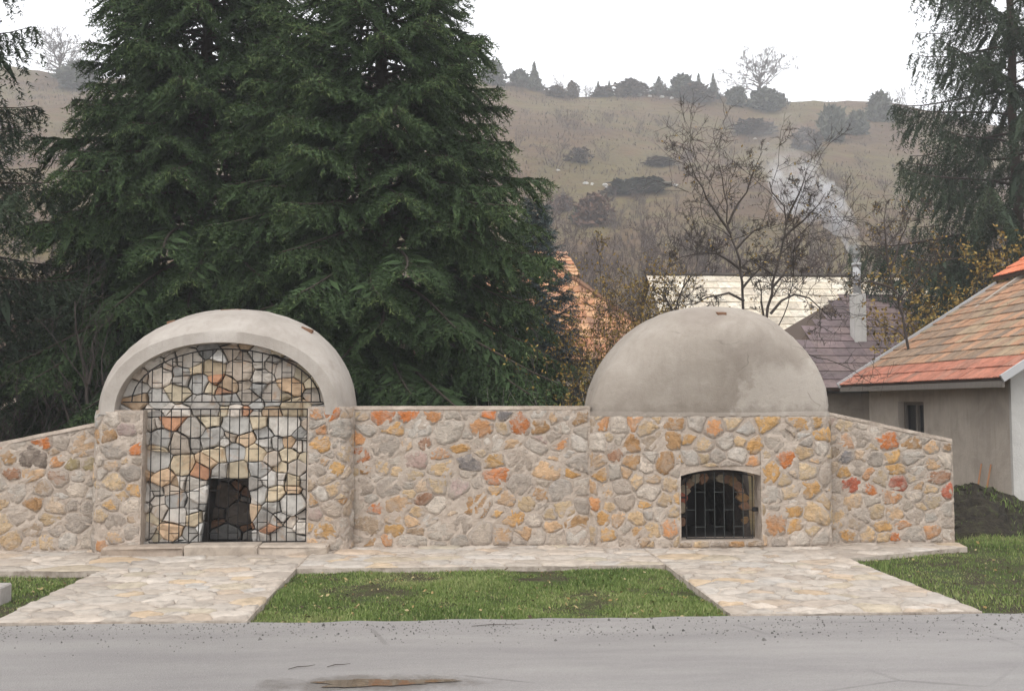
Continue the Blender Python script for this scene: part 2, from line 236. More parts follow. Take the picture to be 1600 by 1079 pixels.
M = {}
MORTAR = lin((184, 170, 156))
def mats():
    # stones bedded in mortar: own colour per stone, mortar smeared over the rim
    g = G('wall_stone'); p = g.pos(); q = g.math('MULTIPLY', g.info('Random'), 40.0)
    big = g.noise(p, 11, 6, .68, 1.2); fine = g.noise(p, 60, 5, .72); strk = g.noise(g.scale(p, (1, 1, 2.6)), 13, 5, .7, 2.0)
    col = g.mix(1.0, g.info('Color'), g.ramp(big, [(.28, .60), (.47, .95), (.72, 1.28)]), 'MULTIPLY')
    col = g.mix(g.map(strk, .56, .70, 0, .55), col, lin((206, 194, 178)))
    col = g.mix(g.map(strk, .42, .30, 0, .5), col, lin((118, 100, 84)))
    col = g.mix(g.map(g.noise(p, 6, 4, .6, .8), .46, .66, 0, .7), col, MORTAR)
    rim = g.attr('edge')
    sm = g.math('ADD', g.math('SUBTRACT', 0.50, rim), g.map(g.noise(p, 16, 6, .72, .6), .3, .7, -.75, .75))
    sm = g.math('ADD', sm, g.map(g.info('Random'), 0, 1, -.28, .42))
    sm = g.map(sm, 0.0, 0.32, 0, 0.93)
    mo = g.mix(fine, lin((164, 150, 137)), lin((200, 187, 174)))
    g.base(g.mix(sm, col, mo))
    g.bump(g.math('ADD', g.math('MULTIPLY', fine, .45), g.math('ADD', big, strk)), .9, .03); M['stone'] = g.m
    g = G('mortar'); p = g.pos(); n1 = g.noise(p, 9, 6, .7); n2 = g.noise(p, 1.7, 3)
    c = g.ramp(n1, [(.3, lin((164, 150, 137))), (.55, MORTAR), (.75, lin((200, 188, 176)))])
    c = g.mix(g.map(n2, .45, .7, 0, .45), c, lin((140, 124, 110)))
    g.base(c); g.bump(g.math('ADD', n1, g.math('MULTIPLY', g.noise(p, 40, 4), .5)), .9, .03); M['mortar'] = g.m
    g = G('dry_stone'); p = g.pos(); big = g.noise(p, 10, 5, .65, .3); fine = g.noise(p, 60, 4, .7)
    c = g.mix(1.0, g.info('Color'), g.ramp(big, [(.3, .7), (.5, 1.0), (.72, 1.22)]), 'MULTIPLY')
    c = g.mix(g.map(g.noise(p, 5.5, 3, .6, .6), .6, .72, 0, .5), c, lin((176, 132, 90)))
    g.base(c); g.bump(g.math('ADD', big, g.math('MULTIPLY', fine, .35)), .6, .02); M['dry'] = g.m
    g = G('soot_and_shade'); p = g.pos(); g.base(g.ramp(g.noise(p, 7, 5, .7), [(.35, (.022, .019, .017)), (.7, (.075, .06, .05))])); g.bump(g.noise(p, 20, 4), .8, .03); M['soot_and_shade'] = g.m  # near-black lining: soot and the shade of the deep openings in one colour
    g = G('cavity'); g.base((.035, .03, .027)); M['cavity'] = g.m
    # cement render of the domes
    def plaster(name, c0, c1, c2, patch=False):
        g = G(name); p = g.pos(); n1 = g.noise(p, 1.6, 6, .62, .5); n2 = g.noise(p, 13, 5, .7); n3 = g.noise(p, 70, 3, .7)
        c = g.ramp(n1, [(.3, lin(c0)), (.5, lin(c1)), (.72, lin(c2))])
        c = g.mix(g.map(n2, .35, .75, 0, .3), c, lin(c0))
        st = g.noise(g.scale(p, (5, 5, .5)), 2.2, 4, .6)
        c = g.mix(g.map(st, .5, .75, 0, .3), c, lin((132, 122, 112)))
        if patch:
            xyz = g.sep(p)
            e = g.map(g.noise(p, 4, 4, .6), .3, .7, -.16, .16)
            mx = g.map(g.math('ADD', g.math('SUBTRACT', xyz[0], g.math('MULTIPLY', xyz[2], .35)), e), 2.72, 2.80, 0, 1)
            mz = g.map(g.math('ADD', xyz[2], e), 1.98, 2.2, 1, 0)
            c = g.mix(g.math('MULTIPLY', g.math('MULTIPLY', mx, mz), .5), c, lin((190, 182, 172)))
        if patch:                              # damp, dirty joint above the stones and hairline cracks
            dz = g.math('ADD', xyz[2], g.map(g.noise(p, 5, 5, .7), .3, .7, -.1, .1))
            c = g.mix(g.map(dz, 1.54, 1.66, .45, 0), c, lin((116, 106, 96)))
            ck = g.voro(g.mix(.25, p, g.n.new('ShaderNodeTexNoise').outputs['Color']), 1.1, 'DISTANCE_TO_EDGE')
            c = g.mix(g.math('MULTIPLY', g.map(ck, .002, .007, .4, 0), g.map(g.noise(p, 1.9, 2), .52, .6, 0, 1)), c, lin((100, 92, 84)))
        g.base(c); g.bump(g.math('ADD', n2, g.math('MULTIPLY', n3, .45)), .6, .016); M[name] = g.m
    plaster('dome_render', (142, 132, 122), (158, 149, 138), (172, 163, 153), True)
    plaster('arch_render', (152, 144, 135), (170, 162, 153), (183, 176, 168))
    plaster('house_render', (160, 150, 139), (180, 170, 158), (192, 183, 171))
    plaster('white_render', (172, 169, 164), (188, 185, 180), (200, 197, 192))
    plaster('pale_render', (186, 172, 152), (205, 192, 174), (214, 204, 190))
    g = G('iron'); g.base(g.mix(g.noise(g.pos(), 30), (.012, .012, .013), (.035, .03, .028))); g.rough(.55); g.b.inputs['Metallic'].default_value = .6; M['iron'] = g.m
    g = G('pale_iron'); g.base((.06, .066, .063)); g.rough(.5); g.b.inputs['Metallic'].default_value = .5; M['pale_iron'] = g.m
    # ground
    g = G('asphalt'); p = g.pos(); n1 = g.noise(g.scale(p, (.35, 1.6, 1)), 1.1, 5, .6); n2 = g.noise(p, 120, 3, .7); n3 = g.voro(p, 95)
    c = g.ramp(n1, [(.3, lin((128, 124, 122))), (.55, lin((144, 140, 137))), (.75, lin((154, 150, 147)))])
    c = g.mix(g.map(n2, .35, .7, .0, .35), c, lin((88, 85, 83)))
    c = g.mix(g.map(g.noise(p, 190, 2), .60, .74, 0, .65), c, lin((182, 176, 170)))
    c = g.mix(g.map(g.noise(p, 150, 2), .36, .26, 0, .7), c, lin((78, 74, 72)))
    # fine cracks and a damp border round the puddle
    ck = g.voro(g.mix(.12, p, g.n.new('ShaderNodeTexNoise').outputs['Color']), .55, 'DISTANCE_TO_EDGE')
    c = g.mix(g.math('MULTIPLY', g.map(ck, .003, .008, .35, 0), g.map(g.noise(p, 1.3, 3), .5, .62, 0, 1)), c, lin((70, 66, 64)))
    xyz = g.sep(p); ex = g.math('DIVIDE', g.math('ADD', xyz[0], .50), .75); ey = g.math('DIVIDE', g.math('SUBTRACT', xyz[1], 5.93), .2)
    dd = g.math('ADD', g.math('SQRT', g.math('ADD', g.math('MULTIPLY', ex, ex), g.math('MULTIPLY', ey, ey))), g.map(g.noise(p, 6, 5, .7), .3, .7, -.35, .35))
    wet = g.map(dd, .6, 1.0, 1, 0)
    c = g.mix(g.math('MULTIPLY', wet, .5), c, lin((84, 78, 72)))
    g.base(c); g.rough(g.math('SUBTRACT', g.map(n1, .35, .68, .62, .44), g.math('MULTIPLY', wet, .22))); g.b.inputs['Specular IOR Level'].default_value = .5
    g.bump(g.math('ADD', n3, n2), .45, .007); M['asphalt'] = g.m
    g = G('path_stone'); p = g.pos(); n1 = g.noise(p, 8, 5, .6, .5); n2 = g.noise(p, 45, 4, .7)
    c = g.mix(1.0, g.info('Color'), g.ramp(n1, [(.3, .64), (.5, .88), (.72, 1.04)]), 'MULTIPLY')
    g.base(g.mix(g.map(n2, .55, .75, 0, .35), c, lin((150, 138, 124)))); g.bump(g.math('ADD', n1, g.math('MULTIPLY', n2, .5)), .8, .02); g.rough(.7); M['path_stone'] = g.m
    g = G('path_mortar'); p = g.pos(); n1 = g.noise(p, 10, 5, .65)
    g.base(g.ramp(n1, [(.3, lin((140, 128, 116))), (.55, lin((178, 166, 153))), (.8, lin((200, 188, 176)))])); g.bump(n1, .8, .02); M['path_mortar'] = g.m
    g = G('soil'); p = g.pos(); n1 = g.noise(p, 3.5, 5, .65); n2 = g.noise(p, 40, 4, .7)
    c = g.ramp(n1, [(.35, lin((62, 52, 42))), (.5, lin((72, 70, 44))), (.65, lin((66, 82, 40)))])
    g.base(g.mix(g.map(n2, .5, .75, 0, .5), c, lin((104, 92, 76)))); g.bump(n2, 1, .04); M['soil'] = g.m
    g = G('field'); p = g.pos(); n1 = g.noise(p, .045, 6, .62, .5); n2 = g.noise(p, .35, 5, .7); n3 = g.noise(g.scale(p, (.5, 2, 2)), .16, 4, .7)
    c = g.ramp(n1, [(.32, lin((66, 51, 38))), (.45, lin((90, 69, 47))), (.56, lin((90, 80, 48))), (.7, lin((96, 68, 48)))])
    c = g.mix(g.map(n2, .45, .72, 0, .6), c, lin((66, 53, 42)))
    c = g.mix(g.map(n3, .5, .7, 0, .45), c, lin((108, 98, 60)))
    g.base(c); g.bump(n2, 1, .6); M['field'] = g.m
    g = G('water'); g.base((.11, .085, .06)); g.rough(.03); g.b.inputs['Specular IOR Level'].default_value = .6
    g.bump(g.noise(g.pos(), 5, 2), .03, .01); M['water'] = g.m
    # vegetation: tint = per-sprig variation
    def leaf(name, c0, c1, c2, tr=0.0):
        g = G(name); t = g.attr('tint')
        g.base(g.ramp(t, [(0.0, c0), (.55, c1), (1.0, c2)])); g.rough(.75)
        M[name] = g.m
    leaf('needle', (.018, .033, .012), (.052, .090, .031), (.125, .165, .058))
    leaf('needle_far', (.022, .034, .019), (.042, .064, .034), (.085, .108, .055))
    leaf('needle_blue', (.030, .046, .044), (.070, .098, .098), (.14, .18, .185))
    leaf('blade', (.075, .120, .028), (.170, .235, .062), (.36, .36, .16))
    leaf('litter', (.05, .035, .02), (.25, .17, .06), (.40, .33, .18))
    leaf('yellow_leaf', (.10, .075, .02), (.26, .16, .035), (.34, .26, .08))
    leaf('scrub', (.055, .040, .030), (.095, .068, .048), (.145, .108, .072))
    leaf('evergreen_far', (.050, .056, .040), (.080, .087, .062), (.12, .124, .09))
    leaf('rust', (.09, .052, .036), (.14, .078, .052), (.18, .108, .07))
    leaf('gravel', (.06, .055, .05), (.16, .15, .14), (.34, .32, .30))
    def wood(name, c0, c1):
        g = G(name); p = g.pos(); g.base(g.mix(g.noise(g.scale(p, (6, 6, 1.2)), 4, 4, .7), c0, c1)); M[name] = g.m
    wood('bark', (.035, .027, .021), (.085, .066, .052)); wood('twig', (.040, .033, .029), (.085, .070, .060))
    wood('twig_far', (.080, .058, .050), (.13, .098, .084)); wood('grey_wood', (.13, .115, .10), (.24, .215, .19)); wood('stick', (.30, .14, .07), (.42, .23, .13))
    wood('dark_wood', (.05, .042, .036), (.10, .085, .07))
    g = G('roof_tile'); p = g.pos(); n1 = g.noise(p, 6, 5, .7, .4); n2 = g.noise(p, 30, 3, .7)
    c = g.mix(1.0, g.info('Color'), g.ramp(n1, [(.3, .62), (.5, 1.0), (.72, 1.3)]), 'MULTIPLY')
    n4 = g.noise(g.scale(p, (1, 5, 1)), 2.6, 5, .7, .6); c = g.mix(g.map(n4, .5, .66, 0, .45), c, lin((112, 106, 96)))
    g.base(g.mix(g.map(n2, .55, .8, 0, .3), c, lin((120, 112, 98)))); g.rough(.8); g.bump(n2, .4, .01); M['tile'] = g.m
    g = G('roof_under'); g.base(lin((84, 70, 60))); M['under'] = g.m
    g = G('zinc'); g.base(lin((176, 176, 176))); g.rough(.5); M['zinc'] = g.m
    g = G('dark_glass'); g.base((.012, .013, .015)); g.rough(.1); M['glass'] = g.m
    g = G('rock'); p = g.pos(); g.base(g.mix(g.noise(p, 2.5, 4), lin((150, 148, 144)), lin((205, 203, 198)))); g.bump(g.noise(p, 4, 4), .6, .1); M['rock'] = g.m
    g = G('mound'); p = g.pos(); n = g.noise(p, 9, 6, .75); g.base(g.ramp(n, [(.35, lin((38, 34, 28))), (.55, lin((62, 56, 46))), (.7, lin((74, 82, 48)))])); g.bump(n, 1, .08); M['mound'] = g.m
    g = G('concrete'); g.base(g.mix(g.noise(g.pos(), 18, 5), lin((140, 134, 128)), lin((178, 172, 166)))); M['concrete'] = g.m
    g = G('brick'); g.base(lin((122, 92, 72))); M['brick'] = g.m
mats()

# ------------------------------------------------------------------ terrain
def ridge(x): return 72.4 - np.maximum(x, 0) * 0.055
def hz(x, y):
    x = np.asarray(x, float); y = np.asarray(y, float)
    t = (y - 44) / 161.0
    n = 1.1*np.sin(x*.06 + y*.045) + .8*np.sin(x*.13 - y*.09 + 1)
    up = -0.12 + ridge(x)*(.3*t*t + .7*t) + n*np.minimum(1, t*4)
    over = ridge(x) - (y - 205)*.35 + n
    return np.where(t <= 0, -0.12, np.where(t > 1, over, up))

xs = np.concatenate([np.linspace(-420, -130, 30)[:-1], np.arange(-130, 170, 2.5), np.linspace(170, 460, 30)])
ys = np.concatenate([np.linspace(-300, 40, 30)[:-1], np.arange(40, 240, 2.5), np.linspace(240, 420, 16)])
gx, gy = np.meshgrid(xs, ys)
gz = hz(gx, gy)
rng0 = np.random.default_rng(3)
gz = gz + np.where(gy > 46, rng0.normal(0, .16, gz.shape), 0)
V = np.stack([gx, gy, gz], -1).reshape(-1, 3)
nx = len(xs); ny = len(ys)
i, j = np.meshgrid(np.arange(nx-1), np.arange(ny-1)); a = (j*nx + i).ravel()
T = np.concatenate([np.stack([a, a+1, a+nx+1], 1), np.stack([a, a+nx+1, a+nx], 1)])
tag(link_mesh('ground', mesh_tri('ground', V, T, smooth=True), M['field']), kind='structure')

ROAD_Y = 7.6
mb = MB()
edge = []
rr = random.Random(5)
X = -60.0
while X <= 70:
    edge.append((X, ROAD_Y - 0.006*X + rr.uniform(-.03, .03))); X += 0.25 if -8 < X < 9 else 4
vs = [(x, y, -.03) for x, y in edge] + [(x, -6, -.03) for x, y in edge]
n = len(edge)
mb.add(vs, [(k+n, k+n+1, k+1, k) for k in range(n-1)])
tag(mb.build('road', M['asphalt']), kind='structure')

# puddle lying in a shallow hollow near the camera
mb = MB(); pts = []
for k in range(80):
    t = 2*math.pi*k/80
    r = 1 + .16*math.sin(3*t + 1) + .12*math.sin(5*t) + .07*math.sin(11*t+2) + .05*math.sin(19*t)
    pts.append((-.50 + .38*r*math.cos(t)*(1+.2*math.cos(t)), 5.93 + .075*r*math.sin(t), -.024))
mb.add(pts, [tuple(range(80))])
tag(mb.build('puddle', M['water']), 'small brown rain puddle lying on the wet grey road', 'puddle', kind='structure')

# ------------------------------------------------------------------ cell pattern -> stones
def clip(poly, nx_, ny_, c):                   # keep nx*x+ny*y <= c
    out = []
    for k in range(len(poly)):
        p, q = poly[k], poly[(k+1) % len(poly)]
        dp = nx_*p[0] + ny_*p[1] - c; dq = nx_*q[0] + ny_*q[1] - c
        if dp <= 0: out.append(p)
        if dp*dq < 0:
            t = dp/(dp - dq); out.append((p[0] + t*(q[0]-p[0]), p[1] + t*(q[1]-p[1])))
    return out

def inside(poly, x, y):
    s = 0
    for k in range(len(poly)):
        p, q = poly[k], poly[(k+1) % len(poly)]
        c = (q[0]-p[0])*(y-p[1]) - (q[1]-p[1])*(x-p[0])
        if abs(c) < 1e-9: continue
        if s == 0: s = 1 if c > 0 else -1
        elif (c > 0) != (s > 0): return False
    return True

def fill_seeds(rg, region, given, size, colours, aspect=1.3):
    """given: (u, v, w, h, code).  Adds random stones until the region is full."""
    out = [g for g in given if inside(region, g[0], g[1])]
    us = [p[0] for p in region]; vs_ = [p[1] for p in region]
    miss = 0; stage = 1.75
    while stage > .5:
        if miss > 110: stage *= .82; miss = 0
        u = rg.uniform(min(us), max(us)); v = rg.uniform(min(vs_), max(vs_))
        w = size*stage*rg.uniform(.8, 1.1)*aspect**.5; h = w/aspect*rg.uniform(.65, 1.3)
        ok = inside(region, u, v)
        if ok:
            for g in out:
                du = (u-g[0])/((w+g[2])*.46); dv = (v-g[1])/((h+g[3])*.46)
                if du*du + dv*dv < 1: ok = False; break
        if not ok: miss += 1; continue
        out.append((u, v, w, h, rg.choice(colours)))
        if rg.random() < .25: miss += 12
    return out

def cells(region, seeds, ax=1.25):
    res = []
    for i_, a_ in enumerate(seeds):
        poly = [(p[0]/ax, p[1]) for p in region]
        ax_, ay_ = a_[0]/ax, a_[1]; wa = (a_[2]/ax + a_[3])/4
        for j_, b_ in enumerate(seeds):
            if i_ == j_: continue
            bx, by = b_[0]/ax, b_[1]
            dx, dy = bx-ax_, by-ay_
            d2 = dx*dx + dy*dy
            if d2 > 1.4 or d2 < 1e-8: continue
            wb = (b_[2]/ax + b_[3])/4
            d = math.sqrt(d2)
            m = .5*(d + (wa*wa - wb*wb)/d)
            m = min(max(m, .2*d), .8*d)
            poly = clip(poly, dx/d, dy/d, (ax_*dx + ay_*dy)/d + m)
            if len(poly) < 3: break
        res.append([(p[0]*ax, p[1]) for p in poly] if len(poly) >= 3 else None)
    return res

def area(poly):
    return abs(sum(p[0]*q[1]-q[0]*p[1] for p, q in zip(poly, poly[1:]+poly[:1])))/2 if poly and len(poly) > 2 else 0.0
def cut_hole(poly, planes):
    """planes: (nx, ny, c) with the hole where nx*x+ny*y <= c for all; keeps the biggest piece outside"""
    if not poly: return None
    inn = poly
    for a_, b_, c_ in planes:
        inn = clip(inn, a_, b_, c_)
        if len(inn) < 3: return poly
    if area(inn) < 1e-5: return poly
    best = max((clip(poly, -a_, -b_, -c_) for a_, b_, c_ in planes), key=area)
    return best if area(best) > 8e-4 else None
PAL = {'O': (206, 118, 58), 'o': (206, 146, 96), 'Y': (208, 160, 98), 'y': (204, 175, 136), 'K': (174, 134, 90), 'p': (204, 168, 130), 'P': (184, 158, 148),
       'W': (208, 196, 182), 'G': (174, 161, 148), 'D': (128, 122, 120), 'B': (156, 116, 90), 'b': (164, 142, 118), 'N': (112, 100, 90), 'L': (156, 140, 100), 'R': (186, 98, 72),
       'S': (172, 168, 162), 'T': (192, 187, 179), 's': (150, 147, 142), 'c': (190, 176, 150), 't': (186, 158, 128), 'e': (176, 128, 98),
       'q': (190, 179, 166), 'Q': (178, 166, 152), 'r': (200, 175, 148), 'z': (200, 192, 182)}

def stone_mesh(rg, poly, P, gap, proud, target=None, rnd=2, flat=False, npt=12, jit=.0):
    """P(u, v, d): point at depth d in front of the face"""
    A = 0; cu = cv = 0
    for k in range(len(poly)):
        p, q = poly[k], poly[(k+1) % len(poly)]; c = p[0]*q[1]-q[0]*p[1]
        A += c; cu += (p[0]+q[0])*c; cv += (p[1]+q[1])*c
    if abs(A) < 2e-4: return None
    cu /= 3*A; cv /= 3*A
    r = math.sqrt(abs(A)/2/math.pi)
    s = max(.45, 1 - gap/r)
    su = sv = s
    if target:
        wu = max(p[0] for p in poly) - min(p[0] for p in poly); wv = max(p[1] for p in poly) - min(p[1] for p in poly)
        su = max(.5, min(s, target[0]*1.9/wu)); sv = max(.5, min(s, target[1]*1.9/wv))
    pts = [(cu + (p[0]-cu)*su, cv + (p[1]-cv)*sv) for p in poly]
    for _ in range(rnd):
        o = []
        for k in range(len(pts)):
            p, q = pts[k], pts[(k+1) % len(pts)]
            f = .25 if rnd > 1 else rg.uniform(.06, .2)
            o += [(p[0]+(q[0]-p[0])*f, p[1]+(q[1]-p[1])*f), (p[0]+(q[0]-p[0])*(1-f), p[1]+(q[1]-p[1])*(1-f))]
        pts = o
    o = []                                     # chipped outline
    for k in range(len(pts)):
        p, q = pts[k], pts[(k+1) % len(pts)]; o.append(p)
        l_ = math.hypot(q[0]-p[0], q[1]-p[1])
        if l_ > .07:
            e_ = min(.012, l_*.1); o.append(((p[0]+q[0])/2+rg.uniform(-e_, e_), (p[1]+q[1])/2+rg.uniform(-e_, e_)))
    out = []
    for p in o:
        if not out or math.hypot(p[0]-out[-1][0], p[1]-out[-1][1]) > .006: out.append(p)
    npt = len(out)
    if npt < 4: return None
    tu, tv = rg.uniform(-.3, .3), rg.uniform(-.3, .3)
    V, E = [], []
    prof_ = ((1.0, -.05, 0, 0), (.965, proud*.8, .10, 0), (.80, proud, .16, .8)) if flat else ((1.0, -.012, 0, 0), (.93, proud*.75, .3, .25), (.60, proud, .5, .9))
    for sc, d, nz, e in prof_:
        for x, y in out:
            x2 = cu+(x-cu)*sc; y2 = cv+(y-cv)*sc
            dd = d + (proud*(tu*(x2-cu)+tv*(y2-cv))/r + proud*rg.uniform(-nz, nz) if d > 0 else 0)
            V.append(P(x2, y2, dd)); E.append(e)
    V.append(P(cu, cv, proud*(1 + rg.uniform(-.1, .12)))); E.append(1)
    F = []
    for b in (0, 1):
        for k in range(npt):
            k2 = (k+1) % npt
            F.append((b*npt+k, b*npt+k2, (b+1)*npt+k2, (b+1)*npt+k))
    for k in range(npt):
        F.append((2*npt+k, 2*npt+(k+1) % npt, 3*npt))
    c = Vector(P(cu, cv, 0))
    me = mesh_py('stone', [Vector(v)-c for v in V], F, smooth=not flat)
    at_ = me.attributes.new('edge', 'FLOAT', 'POINT'); at_.data.foreach_set('value', E)
    return me, c

def tone(rg, code, amt=.10):
    c = lin(tuple(.88*v + .12*b for v, b in zip(PAL[code], (172, 160, 148)))); k = 1 + rg.uniform(-amt, amt)*1.5; w = rg.uniform(-.04, .04)
    return tuple(min(.9, v*k*(1+w*(1-i))) for i, v in enumerate(c))

def lay(rg, parent, region, seeds, P, mat, gap=.0015, proud=.013, rnd=1, flat=False, name='stone', ax=1.25, jit=.07, fit=True):
    made = []
    for s, poly in zip(seeds, cells(region, seeds, ax)):
        if not poly: continue
        r_ = stone_mesh(rg, poly, P, gap*rg.uniform(.7, 1.5), proud*rg.uniform(.7, 1.5), (s[2], s[3]) if fit else None, rnd, flat, jit=jit)
        if not r_: continue
        me, c = r_
        o = link_mesh(name, me, mat, parent, tone(rg, s[4]))
        o.location = c - parent.location
        made.append(o)
    return made

RUBBLE = list('GGGQQQQqqqqqWWzzPyyyyrrrrppbKYo')
WY, KY = 11.25, 11.0
def flat_map(y0):
    return lambda u, v, d: (u, y0 - d, v)

def rough_sheet(P, u0, u1, v0, vtop, nu, nv, amp, rg):
    """mortar face: grid with small random relief; vtop(u) gives the top"""
    v, f = [], []
    for b in range(nv+1):
        for a_ in range(nu+1):
            u = u0+(u1-u0)*a_/nu; vv = v0+(vtop(u)-v0)*b/nv
            inner = 0 < b < nv
            v.append(P(u, vv, .0085 + rg.uniform(-amp, amp) if inner else .005))
    for b in range(nv):
        for a_ in range(nu):
            k = b*(nu+1)+a_; f.append((k, k+1, k+nu+2, k+nu+1))
    return v, f

def rubble_wall(name, label, x0, x1, ztop, given, seed, depth=.42):
    rg = random.Random(seed)
    root = empty(name, ((x0+x1)/2, WY, 0)); tag(root, label, 'wall', 'low rubble stone walls beside the domes')
    off = root.location
    P = flat_map(WY)
    mb = MB(); v, f = rough_sheet(P, x0, x1, -.06, ztop, int((x1-x0)/.05), 30, .008, rg); mb.add(v, f)
    z0, z1 = ztop(x0), ztop(x1)
    mb.add([(x0, WY, -.06), (x1, WY, -.06), (x1, WY, z1), (x0, WY, z0), (x0, WY+depth, -.06), (x1, WY+depth, -.06), (x1, WY+depth, z1), (x0, WY+depth, z0)],
           [(4, 7, 6, 5), (0, 3, 7, 4), (1, 5, 6, 2), (3, 2, 6, 7)])
    o = mb.build('wall_core', M['mortar'], root, smooth=False); o.location = -off
    # thin cement coping
    n_ = max(6, int((x1-x0)/.18)); cv = []; cf = []
    for k in range(n_+1):
        x = x0+(x1-x0)*k/n_; z = ztop(x); e = rg.uniform(-.004, .004)
        cv += [(x, WY-.018+rg.uniform(-.008, .008), z-.028+e), (x, WY-.012+rg.uniform(-.006, .006), z+.012+e), (x, WY+depth+.01, z+.014), (x, WY+depth+.01, z-.03)]
    for k in range(n_):
        b = 4*k
        for q in range(4): cf.append((b+q, b+4+q, b+4+(q+1) % 4, b+(q+1) % 4))
    cf += [(0, 1, 2, 3), (4*n_+3, 4*n_+2, 4*n_+1, 4*n_)]
    o = MB().add(cv, cf).build('coping', M['mortar'], root); o.location = -off
    region = [(x0+.01, .0), (x1-.01, .0), (x1-.01, z1-.035), (x0+.01, z0-.035)]
    seeds = fill_seeds(rg, region, given, .185, RUBBLE, 1.45)
    lay(rg, root, region, seeds, P, M['stone'])
    return root

line = lambda xa, za, xb, zb: (lambda x: za + (zb-za)*(x-xa)/(xb-xa))
rubble_wall('stone_wall', 'long straight rubble stone wall with level top between the arched niche and the dome', -1.17, 1.62, line(-1.17, 1.605, 1.62, 1.605), MID, 11)
rubble_wall('stone_wall', 'rubble stone wall sloping down to the left of the arched niche', -7.6, -3.98, line(-5.108, 1.20, -4.0, 1.43), LW, 12)
wr = rubble_wall('stone_wall', 'rubble stone wall sloping down to the right of the dome, ending by the house', 4.46, 6.0, line(4.595, 1.512, 6.0, 1.213), RW, 13)
# squared end face of that wall
rg = random.Random(77)
end_map = lambda u, v, d: (6.0 + d, u, v)
reg = [(WY+.01, 0), (WY+.41, 0), (WY+.41, 1.18), (WY+.01, 1.18)]
lay(rg, wr, reg, fill_seeds(rg, reg, [], .17, RUBBLE), end_map, M['stone'])

# ------------------------------------------------------------------ left kiln: arched niche with dry stone filling
def arc_plan(pts):
    """plan polyline -> map(u, v, d) by arc length"""
    pts = [Vector((p[0], p[1])) for p in pts]
    L = [0]
    for a_, b_ in zip(pts, pts[1:]): L.append(L[-1] + (b_-a_).length)
    nrm = []
    for k in range(len(pts)):
        d = (pts[min(k+1, len(pts)-1)] - pts[max(k-1, 0)]).normalized(); nrm.append(Vector((d.y, -d.x)))
    def P(u, v, d):
        u_ = min(max(u, 0), L[-1]-1e-6); k = 0
        while L[k+1] < u_: k += 1
        f = (u_-L[k])/(L[k+1]-L[k]); p = pts[k].lerp(pts[k+1], f); n_ = nrm[k].lerp(nrm[k+1], f).normalized()
        q = p + n_*d
        return (q.x, q.y, v)
    return P, L

def u_of_x(pts, x):
    L = 0
    for a_, b_ in zip(pts, pts[1:]):
        l = math.hypot(b_[0]-a_[0], b_[1]-a_[1])
        if a_[0] <= x <= b_[0] and b_[0] > a_[0]: return L + l*(x-a_[0])/(b_[0]-a_[0])
        L += l
    return L

NX = -2.60
niche = empty('kiln_niche', (NX, KY+.4, 0))
tag(niche, 'arched niche with a pale cement hood, barred and filled with dry stones', 'kiln')
noff = -niche.location
SPR = 1.585
# plan corners of the pillars (rounded)
def corner(cx, side, rx, ry, y0, n_=7):
    # side -1: from the wall round to the front going right; +1: front to wall
    o = []
    for k in range(n_+1):
        t = math.pi/2*k/n_
        o.append((cx - rx*math.cos(t)*1.0, y0 + ry*(1-math.sin(t)))) if side < 0 else o.append((cx + rx*math.sin(t), y0 + ry*(1-math.cos(t))))
    return o
def pillar(plan, ztop, given, seed, label):
    rg = random.Random(seed)
    P, L = arc_plan(plan)
    g = empty('pillar', (0, 0, 0)); g.parent = niche; g.location = noff; tag(g, label)
    mb = MB(); v, f = rough_sheet(P, 0, L[-1], -.06, lambda u: ztop, int(L[-1]/.05), 30, .007, rg); mb.add(v, f)
    top = [(p[0], p[1], ztop) for p in plan] + [(plan[-1][0], KY+.9, ztop), (plan[0][0], KY+.9, ztop)]
    mb.add(top, [tuple(range(len(top)))])
    for q in (plan[0], plan[-1]):
        mb.add([(q[0], q[1], -.06), (q[0], q[1], ztop), (q[0], KY+.9, ztop), (q[0], KY+.9, -.06)], [(0, 1, 2, 3)])
    mb.build('mortar', M['mortar'], g)
    reg = [(.005, 0), (L[-1]-.005, 0), (L[-1]-.005, ztop-.01), (.005, ztop-.01)]
    gv = [(u_of_x(plan, s[0]), s[1], s[2], s[3], s[4]) for s in given]
    seeds = fill_seeds(rg, reg, gv, .16, RUBBLE)
    for s, poly in zip(seeds, cells(reg, seeds)):
        if not poly: continue
        r_ = stone_mesh(rg, poly, P, .0015, .013*rg.uniform(.7, 1.6), (s[2], s[3]), 1, jit=.07)
        if r_:
            o = link_mesh('stone', r_[0], M['stone'], g, tone(rg, s[4])); o.location = r_[1]
pillar(corner(-3.87, -1, .16, .26, KY) + [(-3.448, KY)], SPR-.01, PL, 21, 'left pillar of grey rubble stone')
pillar([(-1.628, KY)] + corner(-1.29, 1, .15, .26, KY), SPR+.03, PR, 22, 'right pillar with ochre and orange stones')

